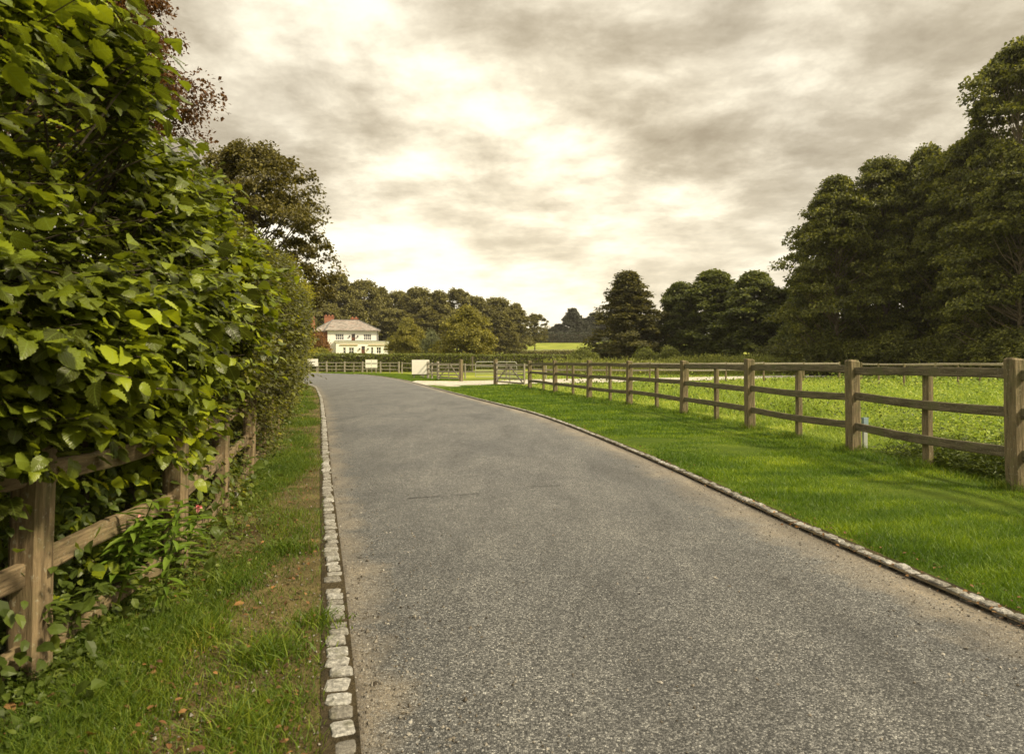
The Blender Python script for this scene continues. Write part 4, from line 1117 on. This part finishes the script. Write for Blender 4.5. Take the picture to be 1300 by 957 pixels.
o = mk('leaf_litter', V, F, M['litter']); tag(o, 'few dry leaves and crumbs along the right kerb', 'fallen leaves', kind='stuff')

# loose grit washed to the edges of the lane, and crumbs on the bare soil
n = 5200
y = sample_y(rng, n, 2.0, 18, 1.5); a = XL(y); b = XR(y); kind_ = rng.uniform(0, 1, n)
d_ = rng.exponential(.22, n)
x = np.where(kind_ < .30, a + d_, np.where(kind_ < .62, b - d_, np.where(kind_ < .72, a + (b - a) * rng.uniform(0, 1, n), a - .11 - rng.uniform(0, .8, n))))
f_ = (x - a) / (b - a); z = np.where(x > a, .004 + .03 * (1 - (2 * f_ - 1) ** 2), .024) + .002
s_ = rng.uniform(.0025, .0075, n) * np.where(rng.uniform(0, 1, n) < .05, 1.8, 1)
oc_ = np.array([(1, 0, 0), (0, 1, 0), (-1, 0, 0), (0, -1, 0), (.1, 0, .8), (0, 0, -.4)], float)
V = (np.stack([x, y, z], -1)[:, None, :] + s_[:, None, None] * (oc_[None] + rng.normal(size=(n, 6, 3)) * .25)).reshape(-1, 3)
F = (np.array([(0, 1, 4), (1, 2, 4), (2, 3, 4), (3, 0, 4), (1, 0, 5), (2, 1, 5), (3, 2, 5), (0, 3, 5)])[None] + (np.arange(n) * 6)[:, None, None]).reshape(-1, 3)
gm, gnt, gb = newmat('grit_stone'); gnt.links.new(ramp(gnt, geo(gnt).outputs['Random Per Island'], [(0, (.04, .032, .024)), (.5, (.13, .11, .085)), (.85, (.2, .18, .155)), (1, (.32, .30, .27))]), gb.inputs['Base Color'])
o = mk('grit', V, F, gm); tag(o, 'loose grit and small stones along the lane edges', 'grit', kind='stuff')

# weeds at the foot of the hedge and behind its fence
n = 14000
y = sample_y(rng, n, 1.2, 26, 1.2)
x = XF(y) + rng.normal(size=n) * .22 - .28 + .12 * pnoise(y, y * 0, 77, 3, 3)
z = rng.uniform(0, 1, n) ** 1.6 * (.75 + .3 * pnoise(y, y * 0, 78, 1.5, 3))
# keep the face of the fence readable
keep = ~((x > XF(y) - .04) & (z > .22)) | (rng.uniform(0, 1, n) < .30); x, y, z = x[keep], y[keep], z[keep]; n = len(x)
P = np.stack([x, y, .02 + z], -1)
V, F, _ = leaves(P, np.array([.7, -.3, -.1]) + rng.normal(size=(n, 3)) * .7, np.array([.4, -.2, 1.0]) + rng.normal(size=(n, 3)) * .45, rng.uniform(.03, .085, n), T_OVAL)
o = mk('undergrowth', V, F, M['weed']); tag(o, 'green undergrowth and ivy at the foot of the lane hedge', 'undergrowth', kind='stuff')
# ground ivy on the soil in front of the fence
n = 5000
y = sample_y(rng, n, 1.8, 20, 1.4); x = XF(y) + np.abs(rng.normal(size=n)) * .22 - .05
P = np.stack([x, y, rng.uniform(.02, .09, n)], -1)
V, F, _ = leaves(P, rng.normal(size=(n, 3)) * np.array([1, 1, .3]), np.array([0, 0, 1.0]) + rng.normal(size=(n, 3)) * .4, rng.uniform(.015, .045, n), T_OVAL)
o = mk('ground_ivy', V, F, M['weed']); tag(o, 'small leaved creeping plants on the soil in front of the hedge fence', 'ground cover', kind='stuff')

# balsam plants by the near fence
def plant(name, label, x, y, stems, h, lf, rng, flowers=0, mat='balsam'):
    e = empty(name, (x, y, .0)); tag(e, label, 'plant')
    sm = MB(); Ps, Ds, Ns, Ss = [], [], [], []; tips = []
    for k in range(stems):
        a = rng.uniform(0, 2 * PI); lean = rng.uniform(.05, .35)
        b0 = np.array([rng.normal() * .10, rng.normal() * .12, 0]); hh_ = h * rng.uniform(.7, 1.05)
        tip = b0 + np.array([math.cos(a) * lean * hh_ + .12, math.sin(a) * lean * hh_, hh_])
        m_ = (b0 + tip) / 2 + np.array([0, 0, .06])
        sm.tube([tuple(b0), tuple(m_), tuple(tip)], [.008, .006, .003], 5)
        tips.append(tip)
        for q in range(12):
            f = .25 + .75 * q / 11
            p = (b0 * (1 - f) + tip * f) + np.array([0, 0, .06 * 4 * f * (1 - f) * .5])
            for r_ in range(3):
                an = r_ * 2 * PI / 3 + q * 1.05 + rng.normal() * .2
                Ps.append(p); Ds.append((math.cos(an), math.sin(an), rng.uniform(-.25, .35))); Ns.append((rng.normal() * .2, rng.normal() * .2, 1)); Ss.append(lf * (1.1 - .45 * abs(f - .6)) * rng.uniform(.75, 1.2))
    sm.build('stem', M['weed'], e)
    V, F, _ = leaves(np.array(Ps), np.array(Ds), np.array(Ns), np.array(Ss), T_LANCE)
    mk('leaves', V, F, M[mat], e, True)
    for k in range(flowers):
        t = tips[k % len(tips)]; m = 9
        V, F, _ = leaves(np.repeat((t + np.array([.02, 0, .02]))[None] + rng.normal(size=(1, 3)) * .03, m, 0), rng.normal(size=(m, 3)) + np.array([.3, -.3, .3]), rng.normal(size=(m, 3)), rng.uniform(.02, .035, m), T_OVAL)
        mk('flower', V, F, M['pink'], e)
rg = np.random.default_rng(5)
plant('balsam_plant', 'flowering plant with long pale leaves and pink flowers beside the second fence post', -1.97, 4.05, 3, .55, .12, rg, 1)
plant('balsam_plant', 'bushy bright green plant growing through the rails between the first two posts', -2.02, 3.45, 5, .58, .12, rg, 1)
plant('balsam_plant', 'dark leafy plant low in front of the nearest fence post', -2.0, 2.95, 3, .34, .09, rg, 0, 'weed')

# meadow behind the right fence
rng = np.random.default_rng(33)
n = 330000
y = sample_y(rng, n, 4.5, 78, 1.35)
xr_ = np.clip(.85 * y + 4, 8, 60); x0_ = np.where(y < 36.3, XFR(np.minimum(y, 36.3)) + .15, -1.0)
x = x0_ + (xr_ - x0_) * rng.uniform(0, 1, n)
# keep the path clear
pc = np.interp(x, [-1, 2.5, 6, 11, 17, 25, 33, 44, 60], [39.5, 43.5, 44.8, 47.2, 51.5, 57.5, 63, 67.5, 72]); hw = np.interp(x, [-1, 6, 17, 44], [3.5, 4.0, 2.9, 1.9])
keep = np.abs(y - pc) > hw
# cluster
pt = pnoise(x, y, 60, 1.1, 4); big = pnoise(x, y, 61, .22, 3)
keep &= rng.uniform(0, 1, n) < np.clip(.55 + .5 * pt, .15, 1)
x, y, pt, big = x[keep], y[keep], pt[keep], big[keep]; n = len(x)
nearf = x - np.where(y < 36.3, XFR(np.minimum(y, 36.3)), 99)
mown = np.clip((nearf - .2) / 2.2, .28, 1)
hgt = rng.uniform(.10, .30, n) * (1 + .5 * pt) * np.where(y < 36.3, mown, .8) * (1 + .5 * np.clip(big, 0, 1)) * np.interp(y, [24, 34], [1, .5])
wid = np.maximum(.006, y * .0011) * rng.uniform(.7, 1.4, n)
V, F = blades(np.stack([x, y, terrain(x, y) - .01], -1), hgt, wid, rng, .9)
o = mk('meadow_grass', V, F, M['meadow']); tag(o, 'rough sunlit yellow green meadow grass beyond the right fence', 'grass', kind='stuff')
# leafy herbs in the meadow, lusher toward the right
n = 120000
y = sample_y(rng, n, 4.6, 60, 1.3); xr_ = np.clip(.85 * y + 4, 8, 60)
x0_ = np.where(y < 36.3, XFR(np.minimum(y, 36.3)) + .6, 2.0)
x = x0_ + (xr_ - x0_) * rng.uniform(0, 1, n) ** .7
pt = pnoise(x, y, 70, 1.5, 4); rightness = np.clip((x / y - .38) / .25, 0, 1)
keep = (rng.uniform(0, 1, n) < np.clip(-.05 + .6 * rightness + .5 * pt, 0, 1))
pc = np.interp(x, [-1, 2.5, 6, 11, 17, 25, 33, 44, 60], [39.5, 43.5, 44.8, 47.2, 51.5, 57.5, 63, 67.5, 72]); keep &= np.abs(y - pc) > 3.8
x, y, pt, rightness = x[keep], y[keep], pt[keep], rightness[keep]; n = len(x)
z = rng.uniform(.03, .42, n) * (.55 + .5 * pt + .45 * rightness)
S = np.maximum(.05, y * .0035) * rng.uniform(.6, 1.3, n)
V, F, _ = leaves(np.stack([x, y, np.maximum(z, .02)], -1), rng.normal(size=(n, 3)) * np.array([1, 1, .4]), np.array([0, 0, 1.0]) + rng.normal(size=(n, 3)) * .5, S, T_DIAMOND)
o = mk('meadow_herbs', V, F, M['meadow']); tag(o, 'low leafy herbs mixed into the meadow', 'weeds', kind='stuff')
n = 60000
y = sample_y(rng, n, 6, 58, 1.3); xr_ = np.clip(.85 * y + 4, 8, 60); x0_ = np.where(y < 36.3, XFR(np.minimum(y, 36.3)) + 1.2, 3.0)
x = x0_ + (xr_ - x0_) * rng.uniform(0, 1, n)
pt = pnoise(x * .8, y * 1.2, 75, .8, 3)
pc = np.interp(x, [-1, 2.5, 6, 11, 17, 25, 33, 44, 60], [39.5, 43.5, 44.8, 47.2, 51.5, 57.5, 63, 67.5, 72])
k_ = (pt > .42) & (np.abs(y - pc) > 4); x, y, pt = x[k_], y[k_], pt[k_]; n = len(x)
z = rng.uniform(.02, 1, n) * np.clip((pt - .40) * 1.6, .1, .5)
V, F, _ = leaves(np.stack([x, y, z], -1), rng.normal(size=(n, 3)) * np.array([1, 1, .5]), np.array([0, 0, 1.0]) + rng.normal(size=(n, 3)) * .6, np.maximum(.05, y * .0032) * rng.uniform(.6, 1.3, n), T_DIAMOND)
o = mk('meadow_weeds', V, F, M['weed']); tag(o, 'darker green weed patches scattered through the meadow', 'weeds', kind='stuff')
# lush dark ditch weeds just behind the near end of the right fence
n = 42000
y = rng.uniform(4.4, 9.6, n); x = XFR(y) + .12 + np.abs(rng.normal(size=n)) * 1.0
pt = pnoise(x, y, 80, 2.4, 3)
k_ = rng.uniform(0, 1, n) < np.clip((9.7 - y) / 1.6, 0, 1); x, y, pt = x[k_], y[k_], pt[k_]; n = len(x)
z = rng.uniform(0, 1, n) * (.42 + .22 * pt) * np.clip((x - XFR(y)) / .5, .25, 1)
V, F, _ = leaves(np.stack([x, y, .02 + z], -1), rng.normal(size=(n, 3)) * np.array([1, 1, .4]), np.array([0, 0, 1.0]) + rng.normal(size=(n, 3)) * .5, rng.uniform(.03, .09, n), T_LANCE)
o = mk('ditch_weeds', V, F, M['weed']); tag(o, 'lush dark green weeds behind the near end of the right fence', 'weeds', kind='stuff')
# tall weeds in front of the far trees
n = 46000
xp = rng.uniform(690, 1330, n); D = rng.uniform(60, 72, n); x = px(xp, D)
tall = 1.3 + .28 * pnoise(x, D, 90, .9, 3) + .35 * np.clip((xp - 830) / 80, 0, 1) - .5 * np.clip((xp - 1040) / 60, 0, 1)
z = rng.uniform(0, 1, n) * np.clip(tall, .4, 2.0)
V, F, _ = leaves(np.stack([x, D, z + terrain(x, D)], -1), np.array([0, 0, .9]) + rng.normal(size=(n, 3)) * .55, rng.normal(size=(n, 3)) + np.array([0, -.4, .5]), rng.uniform(.14, .34, n), T_LANCE)
o = mk('tall_weeds', V, F, M['tallweed']); tag(o, 'band of tall pale weeds in front of the trees beyond the field', 'weeds', kind='stuff')
# grass around the noticeboard island and the far lane verge
n = 60000
y = rng.uniform(41, 73, n)
x = XR(y) + .2 + rng.uniform(0, 1, n) * np.interp(y, [41, 44, 50, 73], [.2, 3.5, 4.5, 3.2])
keep = ~((y < 45.2) & (x > -6.2))
x, y = x[keep], y[keep]; n = len(x)
V, F = blades(np.stack([x, y, terrain(x, y) - .005], -1), rng.uniform(.05, .14, n), rng.uniform(.03, .06, n), rng, .8, False)
o = mk('island_grass', V, F, M['lawn']); tag(o, 'short grass around the noticeboard beyond the gravel drive', 'grass', kind='stuff')

# ------------------------------------------------------------------ light, sky
SUN_AZ = math.radians(112)     # from the right
SUN_EL = math.radians(44)
sun = bpy.data.lights.new('sun', 'SUN'); sun.energy = 5.0; sun.angle = math.radians(6); sun.color = (1.0, .86, .58)
so = bpy.data.objects.new('sun', sun); C.objects.link(so)
sd = Vector((math.sin(SUN_AZ) * math.cos(SUN_EL), math.cos(SUN_AZ) * math.cos(SUN_EL), math.sin(SUN_EL)))
so.rotation_euler = (-sd).to_track_quat('-Z', 'Y').to_euler()

w = bpy.data.worlds.new('World'); scene.world = w; w.use_nodes = True
nt = w.node_tree; bg = nt.nodes['Background']; bg.inputs[1].default_value = .1
sky = nt.nodes.new('ShaderNodeTexSky'); sky.sky_type = 'NISHITA'; sky.sun_disc = False; sky.sun_elevation = SUN_EL; sky.sun_rotation = SUN_AZ
tc = nt.nodes.new('ShaderNodeTexCoord')
nm = nt.nodes.new('ShaderNodeVectorMath'); nm.operation = 'NORMALIZE'; nt.links.new(tc.outputs['Generated'], nm.inputs[0])
sp = nt.nodes.new('ShaderNodeSeparateXYZ'); nt.links.new(nm.outputs[0], sp.inputs[0])
zz = mth(nt, 'ADD', mth(nt, 'MAXIMUM', sp.outputs[2], 0.0), .17)
cx = mth(nt, 'DIVIDE', sp.outputs[0], zz); cy = mth(nt, 'DIVIDE', sp.outputs[1], zz)
cb = nt.nodes.new('ShaderNodeCombineXYZ'); nt.links.new(cx, cb.inputs[0]); nt.links.new(cy, cb.inputs[1]); cb.inputs[2].default_value = 6.4
big = noise(nt, .9, 4, .5, cb.outputs[0], .3)
det = noise(nt, 2.9, 12, .62, cb.outputs[0], .1)
d = mth(nt, 'ADD', mth(nt, 'MULTIPLY', big, .55), mth(nt, 'MULTIPLY', det, .45))
# cloud deck colour: thick grey brown parts to thin glowing cream parts
cloud = ramp(nt, d, [(.36, (3.4, 2.85, 2.0)), (.43, (4.9, 4.25, 3.15)), (.485, (6.8, 6.05, 4.65)), (.525, (8.6, 7.8, 6.1)), (.56, (9.9, 9.15, 7.35)), (.66, (11.2, 10.6, 8.8))])
hz_ = ramp(nt, sp.outputs[2], [(0, (.8,) * 3), (.10, (.35,) * 3), (.26, (0,) * 3)])
cloud = mixc(nt, hz_, cloud, (10.4, 9.4, 7.3))
# sky brightened above the frame top, added as unseen fill on the scene
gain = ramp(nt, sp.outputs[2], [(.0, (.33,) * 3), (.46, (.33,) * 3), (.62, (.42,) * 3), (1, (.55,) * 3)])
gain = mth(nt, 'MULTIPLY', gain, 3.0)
# the hidden low light ahead glows through the deck
dt = nt.nodes.new('ShaderNodeVectorMath'); dt.operation = 'DOT_PRODUCT'; nt.links.new(nm.outputs[0], dt.inputs[0]); dt.inputs[1].default_value = (.03, .985, .17)
cloud = mixc(nt, 1.0, cloud, ramp(nt, dt.outputs['Value'], [(.80, (.94, .93, .90)), (.93, (1.02,) * 3), (1, (1.12, 1.10, 1.05))]), 'MULTIPLY')
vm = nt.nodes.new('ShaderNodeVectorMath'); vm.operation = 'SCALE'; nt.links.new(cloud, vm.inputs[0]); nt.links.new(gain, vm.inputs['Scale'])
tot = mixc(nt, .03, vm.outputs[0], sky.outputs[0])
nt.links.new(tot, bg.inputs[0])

# ------------------------------------------------------------------ air
HAZE = 0.00016
hm = bpy.data.materials.new('haze_air'); hm.use_nodes = True; hn = hm.node_tree; hn.nodes.clear()
ho = hn.nodes.new('ShaderNodeOutputMaterial'); hv = hn.nodes.new('ShaderNodeVolumePrincipled')
hv.inputs['Color'].default_value = (.96, .93, .86, 1); hv.inputs['Density'].default_value = HAZE; hv.inputs['Anisotropy'].default_value = .25
hn.links.new(hv.outputs[0], ho.inputs['Volume'])
if HAZE > 0:
    mb = MB(); mb.box(-2600, 2600, -700, 2600, -6, 48); hzo = mb.build('haze', hm); tag(hzo, 'thin warm haze filling the air over the whole scene', 'haze', kind='stuff')

# ------------------------------------------------------------------ camera
cam = bpy.data.cameras.new('camera'); co = bpy.data.objects.new('camera', cam); C.objects.link(co)
co.location = (0, 0, H); co.rotation_euler = (PI / 2, 0, 0)
cam.sensor_width = 36; cam.lens = 36 * 867 / 1300.0
cam.shift_y = -(478.5 - 458) / 1300.0
cam.clip_start = .05; cam.clip_end = 6000
cam.dof.use_dof = True; cam.dof.focus_distance = 14; cam.dof.aperture_fstop = 5.6
scene.camera = co
scene.view_settings.view_transform = 'Standard'; scene.view_settings.look = 'None'
scene.view_settings.exposure = 0.36; scene.view_settings.gamma = 1.0
scene.cycles.max_bounces = 7; scene.cycles.diffuse_bounces = 4; scene.cycles.transmission_bounces = 5
scene.cycles.use_denoising = True
